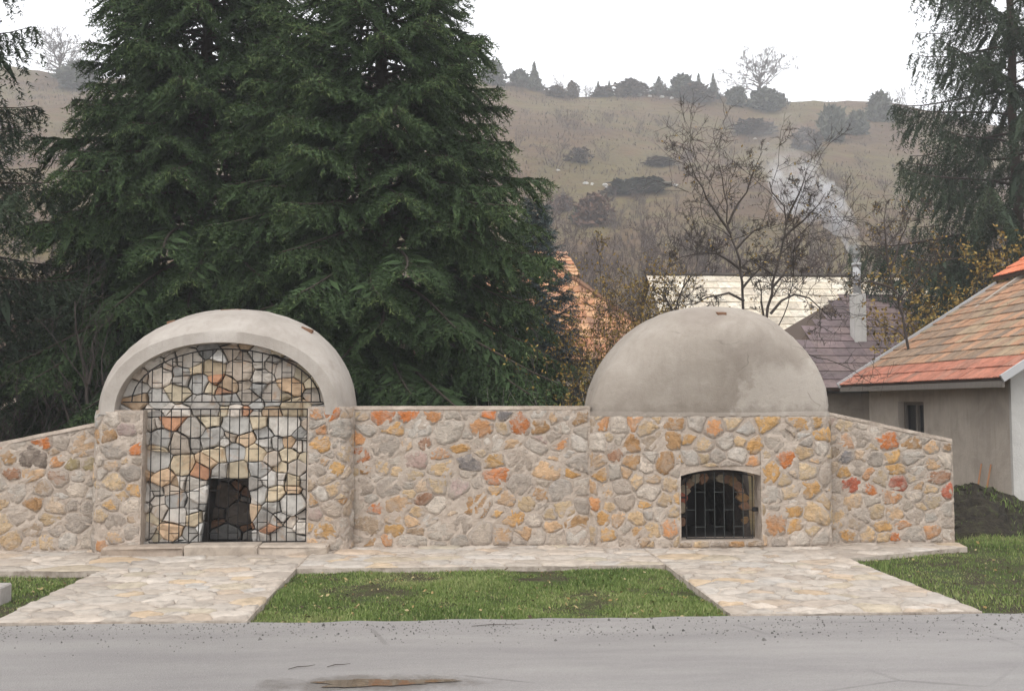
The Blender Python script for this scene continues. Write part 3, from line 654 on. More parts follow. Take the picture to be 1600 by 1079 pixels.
# hood: lofted half-ellipse shell, cut square in front
def section(y, w, h, n_=40, cx=NX, z0=SPR-.06, p=2.15):
    o = []
    for k in range(n_+1):
        t = math.pi*k/n_; c, s = math.cos(t), math.sin(t)
        o.append((cx - w*math.copysign(abs(c)**(2/p), c), y, z0 + h*abs(s)**(2/p)))
    return o
rings = []
prof = [(0.0, 1.312, .935), (.03, 1.335, .965), (.10, 1.375, 1.03), (.20, 1.41, 1.095), (.32, 1.43, 1.15), (.5, 1.44, 1.21), (.75, 1.44, 1.262), (1.0, 1.42, 1.262), (1.3, 1.35, 1.20), (1.6, 1.16, 1.05), (1.85, .85, .78), (2.0, .5, .45), (2.05, .1, .1)]
rg = random.Random(4)
v, f = [], []
NN = 41
for k, (dy, w, h) in enumerate(prof):
    v += [(x + rg.uniform(-.004, .004), y + rg.uniform(-.004, .004), z + rg.uniform(-.005, .005)) for x, y, z in section(KY - .01 + dy, w, h)]
for k in range(len(prof)-1):
    for q in range(NN-1): f.append((k*NN+q, (k+1)*NN+q, (k+1)*NN+q+1, k*NN+q+1))
# front face ring and soffit
b = len(v); v += section(KY - .015, 1.165, .812); 
for q in range(NN-1): f.append((q, q+1, b+q+1, b+q))
b2 = len(v); v += section(KY + .62, 1.16, .805)
for q in range(NN-1): f.append((b+q, b+q+1, b2+q+1, b2+q))
me = mesh_py('hood', v, f, smooth=True)
bm = bmesh.new(); bm.from_mesh(me); bmesh.ops.recalc_face_normals(bm, faces=bm.faces)
for e in bm.edges:
    if len(e.link_faces) == 2 and e.link_faces[0].normal.angle(e.link_faces[1].normal, 0) > R(38): e.smooth = False
bm.to_mesh(me); bm.free()
o = link_mesh('hood', me, M['arch_render'], niche); o.location = noff
# brick vents poking out of the hood
for (x, y, z, w) in ((-2.66, KY+.72, 2.765, .24), (-1.72, KY+.5, 2.528, .14), (-3.3, KY+.5, 2.605, .10)):
    o = MB().box(-w/2, w/2, -.05, .05, -.05, .012).build('vent_brick', M['brick'], niche, bevel=.006); o.location = Vector((x, y, z)) + noff; o.rotation_euler = (0, .35*(x-NX), 0)

# dry stone filling, recessed
DY = KY + .20
rg = random.Random(31)
fill = empty('stone_filling', (0, 0, 0)); fill.parent = niche; fill.location = noff
MB().add([(-3.9, DY+.10, -.05), (-2.86, DY+.10, -.05), (-2.74, DY+.10, .80), (-3.9, DY+.10, .80), (-3.74, DY+.10, 1.70), (-3.55, DY+.10, 2.05), (-3.2, DY+.10, 2.30), (-2.6, DY+.10, 2.42), (-2.0, DY+.10, 2.30), (-1.65, DY+.10, 2.05), (-1.46, DY+.10, 1.70), (-1.3, DY+.10, .80), (-2.30, DY+.10, .80), (-2.24, DY+.10, -.05), (-1.3, DY+.10, -.05)],
         [(0, 1, 2, 3), (3, 2, 12, 11, 10, 9, 8, 7, 6, 5, 4), (13, 14, 11, 12)]).build('backing', M['cavity'], fill)
DRYC = list('SSSSTTTTTTzzzsccctteQ')
Pd = flat_map(DY)
zt = .80
def lay_dry(reg, size=.138, hole=None):
    seeds = [(a_+rg.uniform(-.02, .02), b_+rg.uniform(-.02, .02), c_*rg.uniform(.6, 1.4), d_*rg.uniform(.6, 1.4), e_) for a_, b_, c_, d_, e_ in fill_seeds(rg, reg, [], size*.9, DRYC, 1.2)]
    for s, poly in zip(seeds, cells(reg, seeds)):
        if hole: poly = cut_hole(poly, hole)
        if not poly: continue
        r_ = stone_mesh(rg, poly, Pd, .0028*rg.uniform(.2, 2.4), .055*rg.uniform(.2, 1.6), None, 0, True)
        if r_:
            o = link_mesh('stone', r_[0], M['dry'], fill, tone(rg, s[4], .16)); o.location = r_[1]
nb_l, nb_r, nt_l, nt_r = -2.84, -2.25, -2.735, -2.315
el = []
for k in range(21):
    t = math.pi*k/20; el.append((NX + 1.17*math.cos(t), SPR + .01 + .81*math.sin(t)))
def plane_(x0_, z0_, x1_, z1_, sx):              # line through two points, hole on the side of +sx
    nx_, nz_ = (z1_-z0_), -(x1_-x0_)
    if nx_*sx > 0: nx_, nz_ = -nx_, -nz_
    return (nx_, nz_, nx_*x0_+nz_*z0_)
lay_dry([(-3.50, .06), (-1.60, .06), (-1.60, 1.50), (-3.50, 1.50)], hole=[plane_(nb_l, .06, nt_l, zt, 1), plane_(nb_r, .06, nt_r, zt, -1), (0, 1, zt)])
lay_dry([(NX-1.17, 1.50), (NX+1.17, 1.50)] + el)
# tunnel behind the hole: side walls, back and roof of stones in the dark
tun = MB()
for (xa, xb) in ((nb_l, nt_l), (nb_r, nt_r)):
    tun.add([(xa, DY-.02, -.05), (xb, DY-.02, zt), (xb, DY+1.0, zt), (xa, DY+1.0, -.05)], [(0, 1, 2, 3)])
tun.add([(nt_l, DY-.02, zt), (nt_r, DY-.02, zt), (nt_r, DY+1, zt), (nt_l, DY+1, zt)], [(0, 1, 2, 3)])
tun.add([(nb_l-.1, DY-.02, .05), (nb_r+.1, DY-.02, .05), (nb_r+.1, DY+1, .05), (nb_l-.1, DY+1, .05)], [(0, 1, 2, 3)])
tun.build('tunnel', M['soot_and_shade'], fill)
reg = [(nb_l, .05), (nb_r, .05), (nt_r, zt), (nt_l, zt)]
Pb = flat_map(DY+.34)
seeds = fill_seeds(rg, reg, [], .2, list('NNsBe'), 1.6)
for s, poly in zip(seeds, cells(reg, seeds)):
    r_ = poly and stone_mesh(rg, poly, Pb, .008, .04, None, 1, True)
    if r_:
        o = link_mesh('stone', r_[0], M['dry'], fill, tuple(.4*v for v in tone(rg, s[4]))); o.location = r_[1]  # stone colours darkened, the tunnel's shade put into them
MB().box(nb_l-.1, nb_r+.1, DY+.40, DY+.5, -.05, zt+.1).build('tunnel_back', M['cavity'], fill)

# iron bars over the filling: a thing of its own
GY = KY + .06
grille = empty('iron_grille', (-2.5, GY, .1)); tag(grille, 'black iron bars in two sections covering the dry stone niche', 'grille'); goff = -grille.location
def bar(path, r=.0075, name='bar', parent=None, mat='iron', off=None, sides=5):
    o = MB().tube(path, r, sides).build(name, M[mat], parent); o.location = off; return o
gx0, gx1, gz0, gz1 = -3.375, -1.645, .10, 1.585
bar([(gx0, GY, gz0), (gx1, GY, gz0)], .008, 'rail', grille, off=goff); bar([(gx0-.08, GY, gz1), (gx1+.06, GY, gz1)], .008, 'rail', grille, off=goff)
nb = 16
bx = [gx0 + (gx1-gx0)*k/nb for k in range(nb+1)]
for k, x in enumerate(bx):
    bar([(x, GY, gz0), (x, GY, gz1)], .006, 'bar', grille, off=goff)
rg = random.Random(9)
for k in range(nb):
    st = .235
    z = gz0 + .10 + (.117 if k % 2 else 0)
    while z < gz1 - .05:
        bar([(bx[k], GY, z), (bx[k+1], GY, z)], .005, 'cross_bar', grille, off=goff); z += st*2 if (k % 4) else st*2
# arched upper section
ax0, ax1, az0, arise = -3.60, -1.50, 1.665, .60
acx, aw = (ax0+ax1)/2, (ax1-ax0)/2
bar([(ax0-.1, GY, az0), (ax1+.03, GY, az0)], .008, 'rail', grille, off=goff)
bar([(acx - aw*math.cos(math.pi*k/24), GY, az0 + arise*math.sin(math.pi*k/24)) for k in range(25)], .008, 'arch_rail', grille, off=goff)
ux = [b_ + .0 for b_ in np.arange(ax0+.11, ax1-.03, .111)]
def arch_z(x): return az0 + arise*math.sqrt(max(0, 1-((x-acx)/aw)**2))
for k, x in enumerate(ux):
    bar([(x, GY, az0), (x, GY, arch_z(x))], .006, 'bar', grille, off=goff)
for k in range(len(ux)-1):
    z = az0 + .10 + (.117 if k % 2 else 0)
    while z < min(arch_z(ux[k]), arch_z(ux[k+1])) - .03:
        bar([(ux[k], GY, z), (ux[k+1], GY, z)], .005, 'cross_bar', grille, off=goff); z += .235

# stone sill in front of the niche
sill = empty('stone_sill', (-2.55, KY-.1, 0)); tag(sill, 'low rough stone sill lying in front of the barred niche', 'sill')
rg = random.Random(15)
x = -3.80
while x < -1.36:
    w = rg.uniform(.4, .9); w = min(w, -1.36-x) if x+w < -1.5 else -1.36-x
    o = MB().box(-w/2+.004, w/2-.004, -.13, .16, -.08, .095+rg.uniform(-.008, .012)).build('stone', M['path_stone'], sill, color=tone(rg, rg.choice('GQWqq')))
    bm = bmesh.new(); bm.from_mesh(o.data); bmesh.ops.bevel(bm, geom=bm.edges[:], offset=.022, segments=2, affect='EDGES', profile=.6)
    for vv in bm.verts: vv.co += Vector((rg.uniform(-.008, .008), rg.uniform(-.018, .018), rg.uniform(-.008, .008)))
    bm.to_mesh(o.data); bm.free()
    o.location = (x+w/2+2.55, rg.uniform(-.02, .02), 0); x += w

# ------------------------------------------------------------------ right kiln: domed, with barred mouth
DX = 3.02
kiln = empty('domed_kiln', (DX, KY+.9, 0)); tag(kiln, 'round kiln with a grey cement dome on a rubble stone base', 'kiln'); koff = -kiln.location
KT = 1.525
plan = []
for k in range(13):
    t = math.pi/2*k/12; plan.append((2.28 - .68*math.cos(t), KY + .34*(1-math.sin(t))))
plan += [(2.6, KY), (3.0, KY), (3.5, KY), (4.0, KY), (4.30, KY)]
for k in range(1, 9):
    t = math.pi/2*k/8; plan.append((4.34 + .12*math.sin(t), KY + .26*(1-math.cos(t))))
Pk, Lk = arc_plan(plan)
ux_ = lambda x: u_of_x(plan, x)
ol, orr, oz0, ozs, ozc = 2.63, 3.57, .075, .815, .888     # mouth
def mouth_z(x): return ozs + (ozc-ozs)*(1-((x-3.1)/.47)**2)
rg = random.Random(41)
mb = MB()
v, f = rough_sheet(Pk, 0, ux_(ol), -.06, lambda u: KT, 24, 30, .008, rg); mb.add(v, f)
v, f = rough_sheet(Pk, ux_(orr), Lk[-1], -.06, lambda u: KT, 22, 30, .008, rg); mb.add(v, f)
v, f = [], []
for k in range(13):
    x = ol+(orr-ol)*k/12; v += [(x, KY, mouth_z(x)), (x, KY, (mouth_z(x)+KT)/2), (x, KY, KT)]
for k in range(12):
    f += [(3*k, 3*k+3, 3*k+4, 3*k+1), (3*k+1, 3*k+4, 3*k+5, 3*k+2)]
mb.add(v, f)
mb.add([(ol, KY, -.06), (orr, KY, -.06), (orr, KY, oz0), (ol, KY, oz0), (orr, KY+.3, oz0), (ol, KY+.3, oz0)], [(0, 1, 2, 3), (3, 2, 4, 5)])
# reveal of the mouth
RD = .24
v, f = [], []
for k in range(13):
    x = ol+(orr-ol)*k/12; v += [(x, KY, mouth_z(x)), (x, KY+RD, mouth_z(x)+.01)]
for k in range(12): f.append((2*k, 2*k+1, 2*k+3, 2*k+2))
mb.add(v, f)
mb.add([(ol, KY, oz0), (ol, KY, ozs), (ol, KY+RD, ozs), (ol, KY+RD, oz0)], [(0, 1, 2, 3)])
mb.add([(orr, KY, oz0), (orr, KY, ozs), (orr, KY+RD, ozs), (orr, KY+RD, oz0)], [(3, 2, 1, 0)])
o = mb.build('base_core', M['mortar'], kiln); o.location = koff
base = empty('stone_base'); base.parent = kiln; base.location = koff
def kiln_region(reg, given, seed, hole):
    rg = random.Random(seed)
    gv = [(ux_(s[0]), s[1], s[2], s[3], s[4]) for s in given]
    seeds = fill_seeds(rg, reg, gv, .15, list('GQqqWzyyrrYpbG'))
    for s, poly in zip(seeds, cells(reg, seeds, 1.1)):
        poly = cut_hole(poly, hole)
        if not poly: continue
        r_ = stone_mesh(rg, poly, Pk, .002*rg.uniform(.6, 1.6), .015*rg.uniform(.65, 1.5), (s[2], s[3]), 1, jit=.07)
        if r_:
            o = link_mesh('stone', r_[0], M['stone'], base, tone(rg, s[4])); o.location = r_[1]
kiln_region([(.01, 0), (Lk[-1]-.01, 0), (Lk[-1]-.01, KT-.02), (.01, KT-.02)], RK, 42, [(-1, 0, -(ux_(ol)-.012)), (1, 0, ux_(orr)+.012), (0, 1, .925)])
x = ol - .05
while x < orr:
    w = min(rg.uniform(.18, .34), orr + .05 - x); cxs = x + w/2
    pts = [(cxs-w/2, .0), (cxs+w/2, .0), (cxs+w/2-.01, oz0-.006), (cxs-w/2+.01, oz0-.006)]
    r_ = stone_mesh(rg, pts, flat_map(KY), .002, .022, None, 1)
    if r_:
        o = link_mesh('sill_stone', r_[0], M['stone'], base, tone(rg, rg.choice('yKGqb'))); o.location = r_[1]
    x += w
# inner rock-lined throat behind the bars
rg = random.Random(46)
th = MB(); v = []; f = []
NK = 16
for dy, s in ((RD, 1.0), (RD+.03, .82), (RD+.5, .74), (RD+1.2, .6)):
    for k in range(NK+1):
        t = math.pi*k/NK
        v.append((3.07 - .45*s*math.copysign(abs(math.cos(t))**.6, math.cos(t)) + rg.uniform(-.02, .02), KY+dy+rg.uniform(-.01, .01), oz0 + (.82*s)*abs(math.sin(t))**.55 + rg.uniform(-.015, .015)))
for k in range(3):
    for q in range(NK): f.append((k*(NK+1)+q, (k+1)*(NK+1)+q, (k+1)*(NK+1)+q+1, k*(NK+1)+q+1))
o = th.add(v, f).build('throat', M['soot_and_shade'], kiln); o.location = koff
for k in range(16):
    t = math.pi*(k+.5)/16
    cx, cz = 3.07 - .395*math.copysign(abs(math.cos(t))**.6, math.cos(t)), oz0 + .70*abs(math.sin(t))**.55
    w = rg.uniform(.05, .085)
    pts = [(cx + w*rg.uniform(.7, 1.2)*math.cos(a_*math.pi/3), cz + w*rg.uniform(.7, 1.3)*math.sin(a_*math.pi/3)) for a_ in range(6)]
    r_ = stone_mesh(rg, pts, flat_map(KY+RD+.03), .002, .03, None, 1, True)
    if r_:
        o = link_mesh('throat_stone', r_[0], M['dry'], base, tuple(.45*v for v in tone(rg, rg.choice('KBbcR')))); o.location = r_[1]  # colours darkened for soot and the shade inside the mouth
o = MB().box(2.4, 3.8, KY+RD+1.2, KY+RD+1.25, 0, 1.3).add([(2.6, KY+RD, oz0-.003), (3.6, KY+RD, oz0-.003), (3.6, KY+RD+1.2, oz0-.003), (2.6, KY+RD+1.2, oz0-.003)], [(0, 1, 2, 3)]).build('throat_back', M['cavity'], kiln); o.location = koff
# dome
v, f = [], []
cxy = Vector((DX, KY+.95)); apex = Vector((3.20, KY+.80))
front = [Vector(p) for p in plan]
back = []
for k in range(1, 24):
    t = math.pi*k/24
    back.append(Vector((DX + 1.44*math.copysign(abs(math.cos(t))**.8, math.cos(t)), KY + .45 + 1.6*abs(math.sin(t))**.8)))
ringp = front + back
rg = random.Random(8)
NT = 26; pexp = 2.32; DH = 1.335; nr = len(ringp)
for k in range(NT+1):
    t = math.pi/2*k/NT
    s = math.cos(t)**(2/pexp) if k < NT else 0.0; z = DH*math.sin(t)**(2/pexp)
    cen = cxy.lerp(apex, min(1, z/DH))
    for p in ringp:
        d = p - cxy
        circ = d.normalized()*1.36; bl = min(1, (z/DH)*1.3)**1.5
        q = cen + d.lerp(circ, bl)*(s*.992)
        e = .006
        v.append((q.x + rg.uniform(-e, e), q.y + rg.uniform(-e, e), KT - .012 + z + rg.uniform(-e, e)*.6))
for k in range(NT):
    for q in range(nr): f.append((k*nr+q, k*nr+(q+1) % nr, (k+1)*nr+(q+1) % nr, (k+1)*nr+q))
o = MB().add(v, f).build('dome', M['dome_render'], kiln, smooth=True); o.location = koff
o = MB().box(-.052, .052, -.06, .06, -.02, .025).build('vent_brick', M['brick'], kiln, bevel=.004); o.location = Vector((3.16, KY+.12, 2.70)) + koff; o.rotation_euler = (.15, 0, .02)
# lip where the render meets the stones
v, f = [], []
for k in range(81):
    u = Lk[-1]*k/80; a_ = Pk(u, KT-.02+rg.uniform(-.012, .008), .012); b_ = Pk(u, KT+.035, -.004); v += [a_, b_]
for k in range(80): f.append((2*k, 2*k+2, 2*k+3, 2*k+1))
o = MB().add(v, f).build('render_lip', M['dome_render'], kiln, smooth=True); o.location = koff

gate = empty('iron_gate', (3.1, KY+.10, .08)); tag(gate, 'small dark iron bar gate in the mouth of the domed kiln', 'gate'); goff = -gate.location
gy = KY + .10
fx0, fx1, fz0 = 2.715, 3.50, .09
fr = [(fx0, gy, fz0)] + [(fx0+(fx1-fx0)*k/10, gy, mouth_z(fx0+(fx1-fx0)*k/10)-.03) for k in range(11)] + [(fx1, gy, fz0), (fx0, gy, fz0)]
bar(fr, .009, 'frame', gate, off=goff)
gb = [fx0+(fx1-fx0)*k/7 for k in range(8)]
for k in range(1, 7): bar([(gb[k], gy, fz0), (gb[k], gy, mouth_z(gb[k])-.03)], .0055, 'bar', gate, 'pale_iron', goff)
for k in range(7):
    for z in ((.22, .62) if k % 2 else (.415,)):
        bar([(gb[k], gy, z), (gb[k+1], gy, z)], .0048, 'cross_bar', gate, 'pale_iron', goff)
for z in (.34, .56):
    bar([(ol-.01, gy, z), (fx0, gy, z)], .012, 'hinge', gate, off=goff)
o = MB().box(-.03, .035, -.02, .02, -.025, .025).build('lock', M['iron'], gate, bevel=.004); o.location = Vector((fx1+.025, gy, .42)) + goff

# ------------------------------------------------------------------ stone paving
PATHC = list('WWzzzzqqqqQQGGyrc')
def paving(name, label, polys, seed, size, ax=1.35):
    rg = random.Random(seed)
    root = empty(name, (polys[0][0][0], polys[0][0][1], 0)); tag(root, label, None, kind='structure'); root.location = (0, 0, 0)
    P = lambda u, v, d: (u, v, -.012 + d*.6 + .004*math.sin(u*5+v*3))
    for poly in polys:
        mb = MB()
        n_ = len(poly)
        mb.add([(x, y, -.014) for x, y in poly] + [(x, y, -.11) for x, y in poly], [tuple(range(n_))] + [(k, k+n_, (k+1) % n_+n_, (k+1) % n_) for k in range(n_)])
        mb.build('mortar_bed', M['path_mortar'], root)
        seeds = fill_seeds(rg, poly, [], size, PATHC, ax)
        for s, pl_ in zip(seeds, cells(poly, seeds, ax)):
            if not pl_: continue
            r_ = stone_mesh(rg, pl_, P, .004*rg.uniform(.4, 2.2), .02*rg.uniform(.2, 1.7), None, 1, False)
            if r_:
                o = link_mesh('stone', r_[0], M['path_stone'], root, tuple(.6*v+.4*b_ for v, b_ in zip(tone(rg, s[4], .10), lin((182, 171, 159))))); o.location = r_[1]
    return root
paving('paved_path', 'pale rubble stone path from the road to the barred niche', [[(-3.50, ROAD_Y+.04), (-1.57, ROAD_Y+.02), (-1.57, 9.925), (-3.50, 9.93)]], 51, .165)
paving('paved_path', 'pale rubble stone path from the road to the domed kiln', [[(2.21, ROAD_Y), (4.25, ROAD_Y-.03), (4.25, 10.2), (2.21, 9.925)]], 52, .165)
paving('paved_strip', 'narrow strip of pale paving stones along the foot of the walls', [[(-7.0, 10.0), (-3.50, 9.935), (-1.57, 9.93), (-1.57, 11.3), (-7.0, 11.3)], [(-1.565, 9.93), (2.205, 9.93), (2.205, 11.3), (-1.565, 11.3)], [(2.21, 9.93), (4.25, 10.205), (5.98, 10.93), (6.05, 11.26), (2.21, 11.3)]], 53, .235)

# ------------------------------------------------------------------ lawns
def fbm(x, y, seed, f=1.0):
    r = np.random.default_rng(seed); s = 0; amp = 1
    for o_ in range(4):
        for _ in range(3):
            a_ = r.uniform(0, 6.28); k = f*2**o_*r.uniform(.7, 1.4)
            s = s + amp*np.sin((x*math.cos(a_) + y*math.sin(a_))*k + r.uniform(0, 6.28))
        amp *= .6
    return s/4.5
def pts_in(poly, n_, rng):
    p = np.array(poly); lo, hi = p.min(0), p.max(0)
    q = rng.uniform(lo, hi, (n_, 2)); ok = np.zeros(n_, bool)
    j_ = len(p)-1
    for k in range(len(p)):
        a_, b_ = p[k], p[j_]
        c = ((a_[1] > q[:, 1]) != (b_[1] > q[:, 1])) & (q[:, 0] < (b_[0]-a_[0])*(q[:, 1]-a_[1])/(b_[1]-a_[1]+1e-12)+a_[0])
        ok ^= c; j_ = k
    return q[ok]
def blades(q, z, rng, h, w, tint):
    n_ = len(q); a_ = rng.uniform(0, 6.28, n_); le = rng.uniform(.2, 1.1, n_); la = rng.uniform(0, 6.28, n_)
    dx, dy = np.cos(a_)*w, np.sin(a_)*w
    b1 = np.stack([q[:, 0]-dx, q[:, 1]-dy, z], 1); b2 = np.stack([q[:, 0]+dx, q[:, 1]+dy, z], 1)
    mx, my = q[:, 0]+np.cos(la)*le*h*.25, q[:, 1]+np.sin(la)*le*h*.25
    m1 = np.stack([mx-dx*.8, my-dy*.8, z+h*.6], 1); m2 = np.stack([mx+dx*.8, my+dy*.8, z+h*.6], 1)
    tp = np.stack([q[:, 0]+np.cos(la)*le*h*.75, q[:, 1]+np.sin(la)*le*h*.75, z+h], 1)
    V_ = np.stack([b1, b2, m1, m2, tp], 1).reshape(-1, 3); k = np.arange(n_)*5
    T_ = np.concatenate([np.stack([k, k+1, k+3], 1), np.stack([k, k+3, k+2], 1), np.stack([k+2, k+3, k+4], 1)])
    return V_, T_, np.repeat(tint, 5)
def lawn(label, poly, seed, n_, bare=0.0, tall=1.0, zz=-.07, slope=None):
    rng = np.random.default_rng(seed)
    p = np.array(poly); lo, hi = p.min(0), p.max(0)
    # uneven soil bed, built on a triangulated polygon
    bm = bmesh.new(); bm.faces.new([bm.verts.new((x, y, zz)) for x, y in poly])
    bmesh.ops.triangulate(bm, faces=bm.faces[:])
    for _ in range(5): bmesh.ops.subdivide_edges(bm, edges=[e for e in bm.edges if e.calc_length() > .16], cuts=1)
    for vv in bm.verts: vv.co.z = zz + .02*float(fbm(vv.co.x, vv.co.y, seed, 3)) + random.Random(int(vv.co.x*999+vv.co.y*77)).uniform(-.006, .006)
    me = bpy.data.meshes.new('lawn'); bm.to_mesh(me); bm.free()
    o = link_mesh('lawn', me, M['soil']); tag(o, label, None, kind='structure')
    q = pts_in(poly, n_, rng) + rng.normal(0, .022, 2)*0
    q = q + rng.normal(0, .028, q.shape)
    d = fbm(q[:, 0], q[:, 1]*1.6, seed+1, 2.4) + .5*fbm(q[:, 0], q[:, 1]*2, seed+2, 7)
    keep = d + rng.normal(0, .22, len(q)) > -.55 + bare
    q = q[keep]; d = d[keep]
    z = zz + .02*fbm(q[:, 0], q[:, 1], seed, 3) - .004
    h = rng.uniform(.018, .055, len(q))*tall*np.clip(.75+.5*d, .45, 1.3); w = rng.uniform(.0022, .0042, len(q))
    tint = np.clip(.45 + .42*fbm(q[:, 0], q[:, 1]*1.5, seed+5, 2.2) + rng.normal(0, .15, len(q)), 0, 1)
    tint = np.where(rng.random(len(q)) < .07, .98, tint)
    V_, T_, t_ = blades(q, z, rng, h, w, tint)
    g = link_mesh('grass', mesh_tri('grass', V_, T_, t_), M['blade']); tag(g, label.replace('lawn', 'grass blades of the lawn'), None, kind='stuff')
    # fallen leaves, clods and straw
    q = pts_in(poly, 480, rng); n2 = len(q)
    z = zz + .02*fbm(q[:, 0], q[:, 1], seed, 3) + rng.uniform(.01, .04, n2)
    a_ = rng.uniform(0, 6.28, n2); s = rng.uniform(.008, .026, n2)
    c = np.stack([q[:, 0], q[:, 1], z], 1); e1 = np.stack([np.cos(a_)*s, np.sin(a_)*s, rng.uniform(-.6, .6, n2)*s], 1); e2 = np.stack([-np.sin(a_)*s*.5, np.cos(a_)*s*.5, rng.uniform(-.5, .5, n2)*s], 1)
    V_ = np.stack([c-e1, c+e2, c+e1, c-e2], 1).reshape(-1, 3); k = np.arange(n2)*4
    T_ = np.concatenate([np.stack([k, k+1, k+2], 1), np.stack([k, k+2, k+3], 1)])
    g = link_mesh('leaf_litter', mesh_tri('leaf_litter', V_, T_, np.repeat(rng.random(n2)**1.3, 4)), M['litter']); tag(g, label.replace('lawn', 'fallen leaves scattered over the lawn'), None, kind='stuff')
lawn('centre lawn between the two stone paths', [(-1.56, ROAD_Y+.02), (2.20, ROAD_Y), (2.20, 9.92), (-1.56, 9.92)], 61, 78000, -.22)
lawn('left lawn beside the road and the first path', [(-8, ROAD_Y+.05), (-3.51, ROAD_Y+.04), (-3.51, 9.93), (-8, 10.0)], 62, 38000, .38, .75)
lawn('right lawn in front of the house', [(4.26, ROAD_Y-.03), (10.5, ROAD_Y-.06), (10.5, 14.0), (8.5, 14.0), (8.4, 13.2), (6.06, 11.6), (6.0, 10.95), (4.26, 10.2)], 63, 84000, -.35, 1.15)

# grit washed along the road edge, plus a few twigs
rng = np.random.default_rng(70)
n_ = 3400
gxx = rng.uniform(-6, 9, n_); gyy = ROAD_Y - .006*gxx - np.abs(rng.normal(0, .32, n_)) - .03
band = rng.random(n_) < .35; gyy = np.where(band & (gxx > .5), 7.05 + rng.normal(0, .13, n_) - .03*(gxx-2), gyy)
s = rng.uniform(.003, .011, n_)*np.where(rng.random(n_) < .05, 2.0, 1)
base_t = np.array([[1, 0, 0], [-.5, .87, 0], [-.5, -.87, 0], [0, 0, 1]])
V_ = (np.stack([gxx, gyy, np.full(n_, -.031)], 1)[:, None, :] + base_t[None]*s[:, None, None]*rng.uniform(.6, 1.3, (n_, 4, 1))).reshape(-1, 3)
k = np.arange(n_)*4
T_ = np.concatenate([np.stack([k, k+1, k+3], 1), np.stack([k+1, k+2, k+3], 1), np.stack([k+2, k, k+3], 1)])
tag(link_mesh('road_grit', mesh_tri('road_grit', V_, T_, np.repeat(rng.random(n_)**1.6, 4)), M['gravel']), 'fine grit and pebbles washed along the road edge', None, kind='stuff')
for (x, y, a_, l, lab) in ((-.95, 6.30, .5, .09, 'thin bent twig lying on the road left of its pair, behind the puddle'), (-.72, 6.33, .45, .08, 'thin twig lying on the road right of its pair, behind the puddle'), (.35, 7.38, .1, .2, 'dark twig lying on the road below the centre lawn')):
    o = MB().tube([(-l, 0, 0), (-l*.3, .01, .004), (l*.4, -.008, .003), (l, .006, 0)], [.002, .003, .002, .001], 5).build('twig', M['twig']); o.location = (x, y, -.024); o.rotation_euler = (0, 0, a_); tag(o, lab, 'twig', 'twigs on the road')
o = MB().box(-.5, .5, -.12, .12, -.08, .12).build('concrete_block', M['concrete'], bevel=.012); o.location = (-4.33, 8.62, -.03); o.rotation_euler = (0, 0, .04); tag(o, 'grey concrete block lying on the left lawn at the picture edge', 'concrete block')

# ------------------------------------------------------------------ roofs made of tiles
def tile_mesh(w, l, th, ribs=2, arch=.0):
    n_ = ribs*4
    v, f = [], []
    for yy, zz in ((0, 0), (l, 0)):
        for k in range(n_+1):
            x = -w/2 + w*k/n_; r_ = arch*math.cos(2*math.pi*ribs*k/n_)
            v.append((x, yy, zz + th + r_))
    for k in range(n_+1): x = -w/2 + w*k/n_; v.append((x, 0, 0))
    a_ = n_+1
    for k in range(n_):
        f.append((k, k+1, a_+k+1, a_+k)); f.append((2*a_+k, 2*a_+k+1, k+1, k))
    v += [(-w/2, l, 0), (w/2, l, 0)]
    f += [(0, a_, 3*a_, 2*a_), (n_, 3*a_-1, 3*a_+1, a_+n_)]
    me = mesh_py('tile', v, f); me.materials.append(M['tile']); return me
def tiled(parent, origin, ucol, vrow, ncol, nrow, w, l, me, colour, rg, skip=None, name='tile', tilt=.06, nested=False):
    """ucol: unit vector along the eave, vrow: unit vector up the slope"""
    u = Vector(ucol).normalized(); vv = Vector(vrow).normalized(); n_ = u.cross(vv).normalized()
    base_m = Matrix((u, vv, n_)).transposed()
    for r_ in range(nrow):
        for c in range(ncol):
            p = Vector(origin) + u*(w*(c+.5)) + vv*(l*r_)
            if skip and skip(w*(c+.5), l*(r_+.5)): continue
            o = bpy.data.objects.new(name, me); COL.objects.link(o); o.parent = parent
            o.location = p + n_*rg.uniform(.0, .008) - (Vector((0, 0, 0)) if nested else parent.location)
            o.rotation_euler = (base_m @ Matrix.Rotation(-tilt + rg.uniform(-.012, .012), 3, 'X') @ Matrix.Rotation(rg.uniform(-.012, .012), 3, 'Z')).to_euler()
            o.color = (*colour(r_, c), 1)

def shade(rg, c, a, b):
    k = rg.uniform(a, b); return tuple(v*k for v in lin(c))
# house on the right
rg = random.Random(81)
HX = 8.43
house = empty('tiled_house', (HX, 14.08, 0)); tag(house, 'low grey rendered house with an orange and weathered brown tile roof', 'house'); hoff = -house.location
wy0, wy1, wz0, wz1 = 16.75, 17.75, .98, 1.68        # window opening
mb = MB()
mb.box(HX, HX+.3, 14.10, wy0, -.12, 2.18).box(HX, HX+.3, wy1, 19.0, -.12, 2.18).box(HX, HX+.3, wy0, wy1, -.12, wz0).box(HX, HX+.3, wy0, wy1, wz1, 2.18)
o = mb.build('side_wall', M['house_render'], house); o.location = hoff
o = MB().prism([(HX+.0, -.12), (15.5, -.12), (15.5, 5.0), (13.0, 5.2), (HX, 2.16)], 14.04, 14.098).build('front_wall', M['white_render'], house); o.location = hoff
o = MB().prism([(HX+.3, -.12), (15.5, -.12), (15.5, 5.0), (13.0, 5.2), (HX+.3, 2.3)], 18.9, 19.0).build('back_wall', M['house_render'], house); o.location = hoff
win = empty('window'); win.parent = house; win.location = hoff
